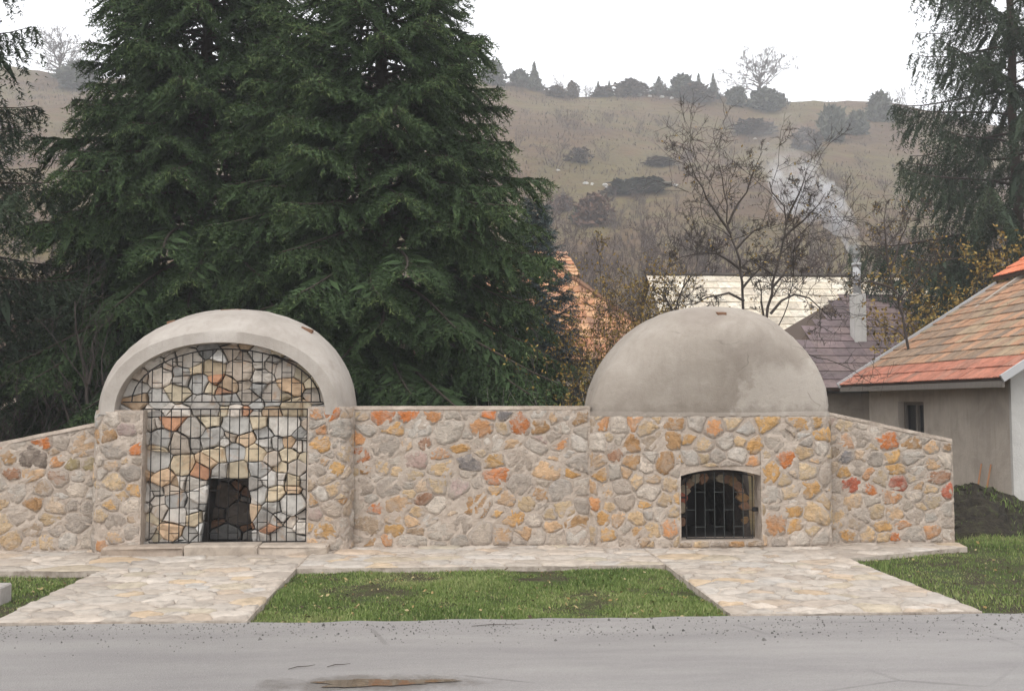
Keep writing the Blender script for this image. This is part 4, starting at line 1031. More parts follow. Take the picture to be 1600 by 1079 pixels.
MB().box(HX+.17, HX+.19, wy0, wy1, wz0, wz1).build('pane', M['glass'], win)
m_ = MB(); m_.box(HX+.12, HX+.17, wy0, wy1, wz1-.06, wz1).box(HX+.12, HX+.17, wy0, wy0+.06, wz0, wz1-.06).box(HX+.12, HX+.17, wy1-.06, wy1, wz0, wz1-.06).box(HX+.12, HX+.17, (wy0+wy1)/2-.03, (wy0+wy1)/2+.03, wz0, wz1-.06)
m_.build('frame', M['grey_wood'], win)
EX, EZ = 8.12, 2.02
sl = Vector((3.5, 0, 2.17)).normalized()
TL, TW = .345, .25
me = tile_mesh(TW-.003, TL*1.12, .018, 3, .009)
def right_col(r_, c):
    if r_ < 2: b_ = (168, 110, 90) if rg.random() < .8 else (158, 112, 94)
    else: b_ = rg.choice([(148, 122, 100), (136, 116, 98), (154, 124, 100), (162, 126, 100), (130, 112, 96), (152, 132, 108), (168, 128, 100), (142, 120, 100)])
    if r_ >= 2 and c > 20: b_ = rg.choice([(150, 124, 100), (190, 132, 96)])
    k = rg.uniform(.86, 1.12); return tuple(v*k for v in lin(b_))
roof = empty('roof'); roof.parent = house; roof.location = hoff
nsl = sl.cross(Vector((0, 1, 0)))
p0 = Vector((EX, 13.70, EZ)); L_ = 12*TL
# boarding under the tiles
a1, a2 = p0, p0 + Vector((0, 6.0, 0)); a3, a4 = a2 + sl*L_, a1 + sl*L_
dn = Vector((sl.z, 0, -sl.x))*.05
MB().add([a1+dn*.3, a2+dn*.3, a3+dn*.3, a4+dn*.3, a1+dn, a2+dn, a3+dn, a4+dn], [(0, 3, 2, 1), (4, 5, 6, 7), (0, 1, 5, 4), (1, 2, 6, 5), (2, 3, 7, 6), (3, 0, 4, 7)]).build('boarding', M['under'], roof)
tiled(roof, p0 + Vector((0, 6.0, .005)), (0, -1, 0), sl, 24, 12, TW, TL, me, right_col, rg, nested=True)
MB().box(EX-.01, EX+.03, 13.72, 19.68, EZ-.13, EZ-.035).build('fascia', M['grey_wood'], roof)
for yy, nm in ((19.70, 'rake_board'), (13.66, 'rake_board')):
    q = Vector((EX-.04, yy, EZ))
    up_ = Vector((-sl.z, 0, sl.x))
    MB().add([q-up_*.06, q-up_*.06+sl*L_, q+up_*.05+sl*L_, q+up_*.05, q-up_*.06+Vector((0, .04, 0)), q-up_*.06+sl*L_+Vector((0, .04, 0)), q+up_*.05+sl*L_+Vector((0, .04, 0)), q+up_*.05+Vector((0, .04, 0))], [(0, 1, 2, 3), (7, 6, 5, 4), (0, 4, 5, 1), (1, 5, 6, 2), (2, 6, 7, 3), (3, 7, 4, 0)]).build(nm, M['zinc'], roof)
# upper roof of the same house, one step higher
up0 = Vector((11.52, 13.70, 4.33))
b1, b2 = up0, up0 + Vector((0, 6.0, 0)); b3, b4 = b2 + sl*2.1, b1 + sl*2.1
MB().add([b1+dn*.3, b2+dn*.3, b3+dn*.3, b4+dn*.3, b1+dn*1.8, b2+dn*1.8, b3+dn*1.8, b4+dn*1.8], [(0, 3, 2, 1), (4, 5, 6, 7), (0, 1, 5, 4), (1, 2, 6, 5), (2, 3, 7, 6), (3, 0, 4, 7)]).build('upper_boarding', M['under'], roof)
tiled(roof, up0 + Vector((0, 6.0, .005)), (0, -1, 0), sl, 24, 6, TW, TL, me, lambda r_, c: shade(rg, (206, 122, 88), .85, 1.1), rg, name='upper_tile', nested=True)
for k, (xx, yy, aa, lab) in enumerate(((8.22, 14.55, .10, 'reddish stick leaning on the grey house wall, nearer the white corner'), (8.18, 14.72, .2, 'reddish stick leaning on the grey house wall, farther from the white corner'))):
    o = MB().tube([(0, 0, 0), (.10, .02, .35), (.19, .03, .72)], [.014, .016, .012], 6).build('stick', M['stick']); o.location = (xx, yy, -.02); o.rotation_euler = (0, 0, aa); tag(o, lab, 'stick', 'sticks by the house wall')
# mound of dark earth behind the wall end
rg = random.Random(83)
def heap(name, label, cx, cy, rx, ry, hh, seed):
    rgn = np.random.default_rng(seed); nu, nv = 40, 14
    v, f = [], []
    for b_ in range(nv+1):
        for a_ in range(nu):
            t = 2*math.pi*a_/nu; r_ = 1 - b_/nv
            k = 1 + .12*math.sin(3*t+1) + .08*math.sin(7*t)
            v.append((rx*r_*k*math.cos(t) + rgn.normal(0, .015), ry*r_*k*math.sin(t) + rgn.normal(0, .015), -.1 + (hh+.1)*(1-r_**1.5) + rgn.normal(0, .025)))
    for b_ in range(nv):
        for a_ in range(nu): f.append((b_*nu+a_, b_*nu+(a_+1) % nu, (b_+1)*nu+(a_+1) % nu, (b_+1)*nu+a_))
    root = empty(name, (cx, cy, 0)); tag(root, label, 'mound')
    MB().add(v, f).build('earth', M['mound'], root)
    n2 = 1500; t = rgn.uniform(0, 6.28, n2); r_ = np.sqrt(rgn.random(n2))
    q = np.stack([rx*r_*np.cos(t), ry*r_*np.sin(t)], 1); z = -.1 + (hh+.1)*(1-r_**1.5)
    V_, T_, t_ = blades(q, z-.01, rgn, rgn.uniform(.02, .075, n2), rgn.uniform(.003, .007, n2), np.clip(rgn.normal(.3, .25, n2), 0, 1))
    o = link_mesh('weeds', mesh_tri('weeds', V_, T_, t_), M['blade'], root); tag(o, kind='stuff')
heap('earth_mound', 'dark earth mound with weeds between the wall end and the grey house', 7.15, 12.9, 1.25, .75, .52, 5)
for k, (x, y) in enumerate(((6.42, 12.1), (7.6, 12.3))):
    o = MB().box(-.025, .025, -.018, .018, -.012, .016).build('pebble', M['rock'], bevel=.008); o.location = (x, y, .12 if k == 0 else -.05); o.rotation_euler = (.3, .2, k); tag(o, ['small white pebble on the earth mound near the wall end', 'small white pebble on the grass before the earth mound'][k], 'pebble', 'white pebbles')

# ------------------------------------------------------------------ trees
def nrm(a_): return a_/np.maximum(1e-9, np.linalg.norm(a_, axis=-1, keepdims=True))

def needles(P0, D, L, tint, rng, q, nl, wf=.26, spread=.85):
    """q needles on each sprig (P0, D, L)"""
    n_ = len(P0); N_ = n_*q
    P0 = np.repeat(P0, q, 0); Dr = np.repeat(D, q, 0); Lr = np.repeat(L, q); tr = np.repeat(tint, q)
    s = (np.tile(np.linspace(.02, 1, q), n_) + rng.uniform(-.06, .06, N_))
    p = P0 + Dr*(Lr*s)[:, None]
    rnd = rng.normal(size=(N_, 3)); rnd -= Dr*np.sum(rnd*Dr, 1)[:, None]; rnd = nrm(rnd)
    d = nrm(Dr*.62 + rnd*spread)
    ln = nl*rng.uniform(.7, 1.3, N_)
    w = nrm(np.cross(d, rng.normal(size=(N_, 3))))*(ln*wf*.5)[:, None]
    V_ = np.stack([p-w, p+w, p + d*ln[:, None]], 1).reshape(-1, 3)
    k = np.arange(N_)*3
    T_ = np.stack([k, k+1, k+2], 1)
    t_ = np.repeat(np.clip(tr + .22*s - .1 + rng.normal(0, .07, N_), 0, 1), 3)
    return V_, T_, t_

def tubes(segs, sides=3):
    """segs: list of (p0, p1, r0, r1) -> V, T"""
    p0 = np.array([s_[0] for s_ in segs]); p1 = np.array([s_[1] for s_ in segs]); r0 = np.array([s_[2] for s_ in segs]); r1 = np.array([s_[3] for s_ in segs])
    d = nrm(p1-p0); ref = np.where(np.abs(d[:, 2:3]) < .9, np.array([[0, 0, 1.]]), np.array([[1., 0, 0]]))
    a_ = nrm(np.cross(d, ref)); b_ = np.cross(d, a_)
    ang = np.arange(sides)*2*math.pi/sides
    o = a_[:, None]*np.cos(ang)[None, :, None] + b_[:, None]*np.sin(ang)[None, :, None]
    V_ = np.concatenate([p0[:, None] + o*r0[:, None, None], p1[:, None] + o*r1[:, None, None]], 1).reshape(-1, 3)
    n_ = len(p0); k = np.arange(n_)[:, None]*2*sides; i_ = np.arange(sides)[None]; i2 = (i_+1) % sides
    T_ = np.concatenate([np.stack([k+i_, k+i2, k+sides+i2], -1).reshape(-1, 3), np.stack([k+i_, k+sides+i2, k+sides+i_], -1).reshape(-1, 3)])
    return V_, T_

def spruce(name, label, x, y, H_, R_, seed, nb=120, z0=1.3, nl=.05, q=8, weep=0.0, mat='needle', prof=.85, dens=1.0, zfull=9.5, fillf=1.0, tr=.17, up=.35, sp=.085, group=None, low=(.25, .8), zmax=None, wf=.26):
    rng = np.random.default_rng(seed)
    root = empty(name, (x, y, -.1)); tag(root, label, 'spruce', group)
    n_ = 9
    trk = [(rng.normal(0, .012*k), rng.normal(0, .012*k), H_*k/n_) for k in range(n_+1)]
    MB().tube(trk, [tr*(1-k/n_)**.8 + .012 for k in range(n_+1)], 9).build('trunk', M['bark'], root, smooth=True)
    P0s, Ds, Ls, Ts = [], [], [], []; wood_ = []; fill_p = []; fill_d = []
    for b_ in range(nb):
        f_ = ((b_ + rng.uniform(0, .8))/nb)
        hz_ = z0 + (H_-z0)*f_**1.12
        coarse = hz_ > zfull
        L_ = R_*(1-(hz_-z0)/(H_-z0))**prof*rng.uniform(.72, 1.08)
        if hz_ < z0 + 1.2: L_ *= rng.uniform(.7, 1.0)
        L_ = max(L_, .15)
        az = b_*2.39996 + rng.uniform(-.35, .35)
        out = np.array([math.cos(az), math.sin(az), 0.]); lat = np.array([-out[1], out[0], 0.])
        e = low[0]*f_ + rng.uniform(-.05, .08); bb = low[1]*(1-.75*f_); cc = up*(1.1-.5*f_)
        tt = np.linspace(0, 1, 8); wob = rng.normal(0, .03, 2)
        zc = L_*(e*tt - bb*tt**2 + cc*tt**3)
        pth = np.array([0, 0, hz_]) + out*(L_*tt*(1-.12*tt))[:, None] + lat*(L_*wob[0]*np.sin(3*tt))[:, None]
        pth[:, 2] += zc
        pr = .008 + .028*L_/3*(1-tt)
        for k in range(7): wood_.append((pth[k], pth[k+1], pr[k], pr[k+1]))
        m = max(4, int(L_/.115*dens*(.34 if coarse else 1)*(.5 if out[1] > .6 else 1)))
        bt = rng.uniform(-.1, .12)
        for t in np.linspace(.10 if L_ < 1.5 else .18, 1, m):
            k = min(6, int(t*7)); fr_ = t*7-k
            p = pth[k]*(1-fr_) + pth[k+1]*fr_
            tang = nrm(pth[k+1]-pth[k])
            for sd in (-1, 1):
                l = (.40*L_*(1-t)**.75 + .16 + .1*rng.random())*rng.uniform(.7, 1.2); l = min(l, 1.0)
                d = nrm(tang*.8 + sd*lat*rng.uniform(.55, 1.0) + np.array([0, 0, rng.uniform(-.35, .1) - weep*.5]))
                ns = max(3, int(l/sp*(.5 if coarse else 1)))
                s = (np.arange(ns)+rng.random(ns)*.7)/ns
                droop = (.25+weep*.5)*l
                pp = p + d*(l*s)[:, None]; pp[:, 2] -= droop*s**2
                dd = d + np.array([0, 0, -1.])*(2*droop/l*s)[:, None]
                perp = nrm(np.cross(d, [0, 0, 1.]))
                sg = np.where(np.arange(ns) % 2 == 0, 1., -1.)
                sub = nrm(dd*.8 + perp*(sg*rng.uniform(.35, .8, ns))[:, None] + np.array([0, 0, -1.])*(.12+weep*rng.uniform(.4, 1.8, ns))[:, None] + rng.normal(0, .12, (ns, 3)))
                ls_ = rng.uniform(.09, .19, ns)*(1.2-.4*s)*(1+weep*rng.uniform(.2, 1.6, ns))*(1.6 if coarse else 1)*(1 + (rng.random(ns) < .2)*weep*rng.uniform(0, 1.2, ns))
                P0s.append(pp); Ds.append(sub); Ls.append(ls_)
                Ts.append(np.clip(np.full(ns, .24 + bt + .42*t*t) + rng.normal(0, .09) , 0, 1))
                fill_p += [p + d*l*.05, p + d*l*.4 + np.array([0, 0, -droop*.16])]; fill_d += [d*l*.55, (d + np.array([0, 0, -.5-weep*.4]))*l*.5]
                # needles along the twig itself
                P0s.append(pp); Ds.append(nrm(dd)); Ls.append(np.full(ns, l/ns*1.3)); Ts.append(np.full(ns, .28+bt))
                wood_.append((p, p + d*l*.6 + np.array([0, 0, -droop*.36]), .006, .003))
    V1, T1 = tubes(wood_, 4)
    link_mesh('branches', mesh_tri('branches', V1, T1), M['bark'], root)
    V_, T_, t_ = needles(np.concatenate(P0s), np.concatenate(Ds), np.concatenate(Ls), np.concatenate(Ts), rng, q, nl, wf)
    # broad inner sprays that close the crown behind the fine twigs
    fp = np.array(fill_p); fd_ = np.array(fill_d); kp = rng.random(len(fp)) < fillf; fp, fd_ = fp[kp], fd_[kp]; nf = len(fp)
    sd_ = nrm(np.cross(fd_, rng.normal(size=(nf, 3))))*(np.linalg.norm(fd_, axis=1)*.095)[:, None]
    V2 = np.stack([fp-sd_*.5, fp+fd_*.45-sd_, fp+fd_, fp+fd_*.45+sd_], 1).reshape(-1, 3); k = np.arange(nf)*4 + len(V_)
    T2 = np.concatenate([np.stack([k, k+1, k+2], 1), np.stack([k, k+2, k+3], 1)])
    V_ = np.concatenate([V_, V2]); T_ = np.concatenate([T_, T2]); t_ = np.concatenate([t_, np.repeat(rng.uniform(.1, .5, nf), 4)])
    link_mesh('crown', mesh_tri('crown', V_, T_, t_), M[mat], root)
    return root

def copy_tree(root, label, x, y, sc, rz=0.0):
    c = root.copy(); COL.objects.link(c); c.location = (x, y, root.location.z); c.scale = sc; c.rotation_euler = (0, 0, rz); c['label'] = label
    for ch in list(root.children):
        d = ch.copy(); COL.objects.link(d); d.parent = c
    return c

SG = 'spruces behind the walls'
sa = spruce('spruce_tree', 'tall dark green spruce with its trunk just right of the arched niche', -1.2, 16.2, 14.0, 4.7, 101, 330, .8, .064, 7, .18, group=SG, prof=1.0, dens=.80, wf=.29, zfull=9.4)
copy_tree(sa, 'tall dark green spruce rising behind the arched niche', -4.5, 17.4, (-.98, .98, 1.13), .25)
sw = spruce('spruce_tree', 'weeping spruce with hanging twigs at the right edge behind the house', 15.6, 25.5, 22, 5.3, 104, 125, 2.6, .095, 7, 1.3, 'needle_far', .66, group=SG, zfull=14, sp=.13, wf=.33, dens=.8, low=(.35, .55), fillf=.25)
copy_tree(sw, 'drooping green spruce at the left edge of the picture', -8.9, 15.0, (-.80, .80, .66), .4)
spruce('blue_spruce', 'small blue grey spruce half hidden behind the large dark one', 1.75, 20.0, 5.9, 1.7, 105, 110, .6, .07, 7, .0, 'needle_blue', .85, group=SG, zfull=99, low=(.5, .45))

def grow(rg, limbs, levels, ratio, twist, upb, rad, kids=5, seglen=.18, minr=.004):
    """limbs: list of polylines (first = trunk). Sprouts crooked side branches."""
    segs = []
    def line_(pts, r0, r1):
        n_ = len(pts)-1
        for k in range(n_):
            a_ = r0+(r1-r0)*k/n_; b_ = r0+(r1-r0)*(k+1)/n_
            segs.append((tuple(pts[k]), tuple(pts[k+1]), a_, b_))
    def sprout(pts, r0, r1, lev, length):
        if lev == 0: return
        n_ = len(pts)-1
        cnt = kids if lev > 1 else kids+1
        for c in range(cnt):
            t = rg.uniform(.22, 1.0); k = min(n_-1, int(t*n_)); p = pts[k].lerp(pts[k+1], t*n_-k)
            d = (pts[k+1]-pts[k]).normalized()
            ax = Vector((rg.gauss(0, 1), rg.gauss(0, 1), rg.gauss(0, 1))).normalized()
            nd = (d*.55 + ax*.8 + Vector((0, 0, upb))).normalized()
            l = length*ratio*rg.uniform(.5, 1.2)*(1.15-.45*t)
            m = max(3, int(l/seglen)); q = [p]; dd = nd
            for _ in range(m):
                dd = (dd + Vector((rg.gauss(0, twist), rg.gauss(0, twist), rg.gauss(0, twist)+upb*.12))).normalized(); q.append(q[-1]+dd*(l/m))
            rr_ = max(minr, (r0+(r1-r0)*t)*.55); re_ = max(minr*.6, rr_*.35)
            line_(q, rr_, re_); sprout(q, rr_, re_, lev-1, l)
    for i_, lb in enumerate(limbs):
        pts = [Vector(p) for p in lb]
        # refine with wobble
        q = [pts[0]]
        for a_, b_ in zip(pts, pts[1:]):
            m = max(1, int((b_-a_).length/seglen))
            for k in range(1, m+1): q.append(a_.lerp(b_, k/m) + Vector((rg.gauss(0, .012), rg.gauss(0, .03), rg.gauss(0, .012))))
        r0 = rad if i_ == 0 else rad*.55; r1 = r0*.22
        line_(q, r0, r1)
        sprout(q[len(q)//3 if i_ == 0 else 0:], r0*.6, r1, levels, sum((b_-a_).length for a_, b_ in zip(pts, pts[1:])))
    return segs

def leaves(rng, segs, n_, size, spread=.06):
    thin = [s_ for s_ in segs if s_[2] < .012] or segs
    idx = rng.integers(0, len(thin), n_)
    p = np.array([thin[k][1] for k in idx]) + rng.normal(0, spread, (n_, 3))
    d = nrm(rng.normal(size=(n_, 3))); e = nrm(np.cross(d, rng.normal(size=(n_, 3))))
    s = size*rng.uniform(.6, 1.3, n_)
    V_ = np.stack([p-d*s[:, None], p+e*(s*.5)[:, None], p+d*s[:, None], p-e*(s*.5)[:, None]], 1).reshape(-1, 3); k = np.arange(n_)*4
    return V_, np.concatenate([np.stack([k, k+1, k+2], 1), np.stack([k, k+2, k+3], 1)]), np.repeat(np.clip(rng.normal(.5, .28, n_), 0, 1), 4)

def bare_tree(name, label, limbs, seed, rad, levels=3, ratio=.42, twist=.22, upb=.35, kids=6, leaf=0, mat='twig', cat='tree', group=None, leafmat='yellow_leaf', lsize=.03, minr=.004, base_pt=None):
    rg = random.Random(seed); rng = np.random.default_rng(seed)
    b_ = Vector(base_pt or limbs[0][0])
    root = empty(name, (b_.x, b_.y, -.1)); tag(root, label, cat, group)
    L2 = [[Vector(p)-root.location for p in lb] for lb in limbs]
    segs = grow(rg, L2, levels, ratio, twist, upb, rad, kids, minr=minr)
    V_, T_ = tubes([s_ for s_ in segs if s_[2] >= .02] or segs[:3], 6)
    link_mesh('trunk', mesh_tri('trunk', V_, T_, smooth=True), M['twig' if mat == 'twig' else mat], root)
    V_, T_ = tubes([s_ for s_ in segs if s_[2] < .02], 3)
    link_mesh('crown', mesh_tri('crown', V_, T_), M[mat], root)
    if leaf:
        V_, T_, t_ = leaves(rng, segs, leaf, lsize)
        link_mesh('leaves', mesh_tri('leaves', V_, T_, t_), M[leafmat], root)
    return root
def to_ground(limbs, z=-.1):
    l = [list(p) for p in limbs]; x, y, _ = l[0][0]; l[0] = [(x, y, z)] + list(l[0]); return l
bare_tree('fruit_tree', 'crooked bare fruit tree left of its pair above the dome', to_ground(LIMBS_A), 201, .048, 3, .44, .20, .14, 8, 160, group='bare fruit trees behind the dome')
bare_tree('fruit_tree', 'dark bare fruit tree right of its pair, with a low arching limb over the dome', to_ground(LIMBS_B), 202, .048, 3, .44, .20, .14, 8, 120, group='bare fruit trees behind the dome')
bare_tree('fruit_tree', 'bare crooked fruit tree right of the smoking chimney', to_ground(LIMBS_C), 203, .048, 3, .44, .20, .14, 8, 320, group='bare fruit trees behind the dome')
bare_tree('fruit_tree', 'small forked tree with bare arching twigs left of the dome top', to_ground(LIMBS_D), 204, .05, 4, .5, .27, .3, 6, 200, group='bare fruit trees behind the dome')
bare_tree('young_tree', 'dark slim many stemmed young tree behind the left sloping wall', to_ground(LIMBS_E), 205, .05, 3, .4, .16, .5, 5, 0)

def shrub(name, label, x, y, h, w, seed, stems=12, leaf=500, leafmat='yellow_leaf', lsize=.03, rad=.014, levels=2, mat='twig', kids=5, z=-.1, group=None, upb=.45):
    rg = random.Random(seed); limbs = []
    for k in range(stems):
        a_ = rg.uniform(0, 6.28); r_ = w*.5*rg.random()**.6
        b_ = (x + .25*r_*math.cos(a_), y + .25*r_*math.sin(a_), z); hh = h*rg.uniform(.6, 1.0)
        m_ = (x + .6*r_*math.cos(a_), y + .6*r_*math.sin(a_), z+hh*.5)
        limbs.append([b_, m_, (x + r_*math.cos(a_), y + r_*math.sin(a_), z+hh)])
    return bare_tree(name, label, limbs, seed, rad, levels, .38, .2, upb, kids, leaf, mat, 'shrub', group, leafmat, lsize, base_pt=(x, y, z))
shrub('leafy_shrub', 'thinning shrub with small yellow leaves left of the dome', 3.1, 17.5, 4.0, 2.6, 301, 30, 6500, group='yellow leaved shrubs')
shrub('leafy_shrub', 'shrub with sparse yellow leaves and pale stalks behind the straight wall', 1.75, 14.2, 2.4, 1.7, 302, 22, 1100, group='yellow leaved shrubs')
shrub('leafy_shrub', 'yellow brown leaved shrub right of the dome beside the roof', 11.2, 22.0, 4.9, 3.8, 303, 26, 6500, lsize=.05, group='yellow leaved shrubs')
shrub('leafy_shrub', 'ochre leaved shrub under the weeping spruce behind the house roof', 13.6, 22.5, 5.3, 3.0, 304, 22, 5500, lsize=.05, group='yellow leaved shrubs')
shrub('leafy_shrub', 'brown twiggy shrub with a few yellow leaves in front of the orange roof', 4.0, 19.5, 4.3, 2.4, 307, 30, 5500, leafmat='yellow_leaf', lsize=.035, group='yellow leaved shrubs')
shrub('leafy_shrub', 'low twiggy shrub with ochre leaves tucked against the left side of the dome', 2.35, 15.4, 2.6, 1.8, 308, 24, 1400, group='yellow leaved shrubs')
shrub('dry_stalks', 'clump of pale dry stalks behind the straight wall under the spruce', .75, 13.6, 2.0, 1.2, 305, 30, 60, rad=.006, levels=1, mat='grey_wood', kids=2, upb=.7)
shrub('dark_shrub', 'low dark leafless shrub behind the left sloping wall', -6.3, 14.0, 2.0, 2.6, 306, 20, 0, rad=.012)

# ------------------------------------------------------------------ houses behind
def slab_house(name, label, x0, x1, y0, y1, zb, ze, zr, wallmat, parent=None):
    """gabled body under a roof ridge running along x"""
    root = empty(name, (x0, y0, 0)); tag(root, label, 'house'); off = -root.location
    ym = (y0+y1)/2
    mb = MB().box(x0+.15, x1-.15, y0+.35, y1-.35, zb, ze)
    mb.add([(x0+.15, y0+.35, ze), (x0+.15, y1-.35, ze), (x0+.15, ym, zr-.2), (x1-.15, y0+.35, ze), (x1-.15, y1-.35, ze), (x1-.15, ym, zr-.2)], [(0, 2, 1), (3, 4, 5)])
    o = mb.build('wall', M[wallmat], root); o.location = off
    return root, off
def roof_deck(root, off, quad, mat='under', th=.06, name='roof_deck'):
    q = [Vector(p) for p in quad]; n_ = (q[1]-q[0]).cross(q[-1]-q[0]).normalized()
    v = [p - n_*.012 for p in q] + [p - n_*(th+.012) for p in q]; k = len(q)
    f = [tuple(range(k)), tuple(range(2*k-1, k-1, -1))] + [(i_, i_+k, (i_+1) % k+k, (i_+1) % k) for i_ in range(k)]
    o = MB().add(v, f).build(name, M[mat], root); o.location = off; return o

# pale shingle roof
rg = random.Random(91)
x0, x1, yr, ye, zr, ze = 6.95, 17.2, 34.0, 29.6, 6.25, 3.1
hp, off = slab_house('pale_roofed_house', 'house with a long pale cream shingle roof behind the fruit trees', x0, x1, ye, 38.4, -.1, ze, zr, 'house_render')
vr = Vector((0, yr-ye, zr-ze)); Ls_ = vr.length; vr.normalize()
roof_deck(hp, off, [(x0, ye, ze), (x1, ye, ze), (x1, yr, zr), (x0, yr, zr)])
roof_deck(hp, off, [(x1, 38.4, ze), (x0, 38.4, ze), (x0, yr, zr), (x1, yr, zr)], name='rear_roof_deck')
me_s = tile_mesh(.405, Ls_/11*1.12, .022, 1, 0)
tiled(hp, (x0, ye, ze+.02), (1, 0, 0), vr, 25, 11, .41, Ls_/11, me_s, lambda r_, c: shade(rg, rg.choice([(214, 202, 182), (206, 194, 174), (220, 210, 192), (200, 188, 170)]), .9, 1.08), rg, tilt=.05)
o = MB().tube([(x0-.05, yr, zr+.03), (x1, yr, zr+.03)], .09, 6).build('ridge', M['dark_wood'], hp); o.location = off

# brown hipped roof in front of it, with the smoking chimney
rg = random.Random(92)
ex0, ex1, ey0, ey1, ez, rx0, rx1, ry, rz = 7.3, 16.5, 22.8, 31.0, 2.0, 11.2, 12.8, 26.9, 4.75
hb, off = slab_house('brown_roofed_house', 'house with a dark purple brown hipped roof and a white chimney', ex0+.3, ex1-.3, ey0+.3, ey1-.3, -.1, ez-.1, ez+.3, 'house_render')
roof_deck(hb, off, [(ex0, ey0, ez), (ex1, ey0, ez), (rx1, ry, rz), (rx0, ry, rz)])
roof_deck(hb, off, [(ex1, ey1, ez), (ex0, ey1, ez), (rx0, ry, rz), (rx1, ry, rz)], name='rear_roof_deck')
roof_deck(hb, off, [(ex0, ey1, ez), (ex0, ey0, ez), (rx0, ry, rz)], name='left_roof_deck')
roof_deck(hb, off, [(ex1, ey0, ez), (ex1, ey1, ez), (rx1, ry, rz)], name='right_roof_deck')
vr = Vector((0, ry-ey0, rz-ez)); Ls_ = vr.length; vr.normalize(); NR = 13; TWb = .42
me_b = tile_mesh(TWb-.006, Ls_/NR*1.12, .02, 1, 0)
def hip_skip(u, v):
    f_ = v/Ls_; a_ = (rx0-ex0)*f_; b_ = (ex1-ex0) - (ex1-rx1)*f_
    return u < a_+.05 or u > b_-.05
tiled(hb, (ex0, ey0, ez+.02), (1, 0, 0), vr, 22, NR, TWb, Ls_/NR, me_b, lambda r_, c: shade(rg, rg.choice([(112, 98, 99), (118, 102, 102), (106, 93, 94), (122, 106, 104)]), .88, 1.1), rg, hip_skip, tilt=.05)
chim = empty('chimney', (0, 0, 0)); chim.parent = hb; chim.location = off
cx, cy = 10.75, 24.8
MB().box(cx-.16, cx+.16, cy-.16, cy+.16, 2.6, 4.55).build('stack', M['white_render'], chim, bevel=.01)
MB().tube([(cx-.01, cy, 4.55), (cx-.01, cy, 5.30)], .10, 12).build('flue_pipe', M['zinc'], chim, smooth=True)
MB().tube([(cx-.01, cy, 5.30), (cx-.01, cy, 5.38)], .125, 12).build('flue_collar', M['zinc'], chim, smooth=True)

# orange tiled house behind the blue spruce
rg = random.Random(93)
x0, x1, yr, ye, zr, ze = -.6, 3.95, 33.0, 29.5, 6.9, 5.6
ho, off = slab_house('orange_roofed_house', 'house with an orange tile roof peeping out right of the big spruce', x0, x1, ye, 36.5, -.1, ze+.05, zr, 'pale_render')
vr = Vector((0, yr-ye, zr-ze)); Ls_ = vr.length; vr.normalize()
roof_deck(ho, off, [(x0, ye, ze), (x1, ye, ze), (x1, yr, zr), (x0, yr, zr)])
roof_deck(ho, off, [(x1, 36.5, ze), (x0, 36.5, ze), (x0, yr, zr), (x1, yr, zr)], name='rear_roof_deck')
me_o = tile_mesh(.28, Ls_/7*1.12, .03, 1, .012)
oc = lambda r_, c: shade(rg, rg.choice([(178, 128, 92), (168, 116, 84), (190, 146, 108), (158, 118, 92)]), .82, 1.12)
tiled(ho, (x0, ye, ze+.02), (1, 0, 0), vr, 16, 7, .285, Ls_/7, me_o, oc, rg)
# its lower front roof with a hip falling to the right
fx0_, fxr, fxe, fye, fyr, fze, fzr = -.6, 3.35, 6.1, 24.6, 29.4, 2.75, 5.75
roof_deck(ho, off, [(fx0_, fye, fze), (fxe, fye, fze), (fxr, fyr, fzr), (fx0_, fyr, fzr)], name='front_roof_deck')
roof_deck(ho, off, [(fxe, fye, fze), (fxe, 34.0, fze), (fxr, fyr, fzr)], name='hip_roof_deck')
o = MB().box(fx0_+.3, fxe-.4, fye+.4, 33.0, -.1, fze).build('front_wall', M['pale_render'], ho); o.location = off
vf = Vector((0, fyr-fye, fzr-fze)); Lf = vf.length; vf.normalize(); NF = 14
tiled(ho, (fx0_, fye, fze+.02), (1, 0, 0), vf, 20, NF, .335, Lf/NF, tile_mesh(.33, Lf/NF*1.12, .03, 1, .012), oc, rg, lambda u, v: u > (fxe-fx0_) - (fxe-fxr)*v/Lf - .08, name='front_tile')
o = MB().tube([(fxe, fye, fze+.05), (fxr, fyr, fzr+.05)], .09, 6).build('hip_ridge', M['brick'], ho); o.location = off
# pale building glimpsed between the trunks
hw, off = slab_house('pale_house', 'pale plastered house glimpsed between trunks low behind the spruces', -17.5, -.9, 27.0, 34.0, -.1, 2.35, 4.2, 'pale_render')
roof_deck(hw, off, [(-17.5, 27.0, 2.3), (-.9, 27.0, 2.3), (-.9, 30.5, 4.3), (-17.5, 30.5, 4.3)], 'under')
roof_deck(hw, off, [(-.9, 34, 2.3), (-17.5, 34, 2.3), (-17.5, 30.5, 4.3), (-.9, 30.5, 4.3)], 'under', name='rear_roof_deck')
for x in (-14.5, -11.5, -8.0, -4.5):
    wd = MB().box(x-.45, x+.45, 27.30, 27.345, .9, 1.9).build('window', M['glass'], hw); wd.location = off
    m_ = MB().box(x-.5, x+.5, 27.28, 27.34, .84, .9).box(x-.5, x+.5, 27.28, 27.34, 1.9, 1.96).box(x-.5, x-.45, 27.28, 27.34, .9, 1.9).box(x+.45, x+.5, 27.28, 27.34, .9, 1.9)
    m_.build('frame', M['grey_wood'], wd)
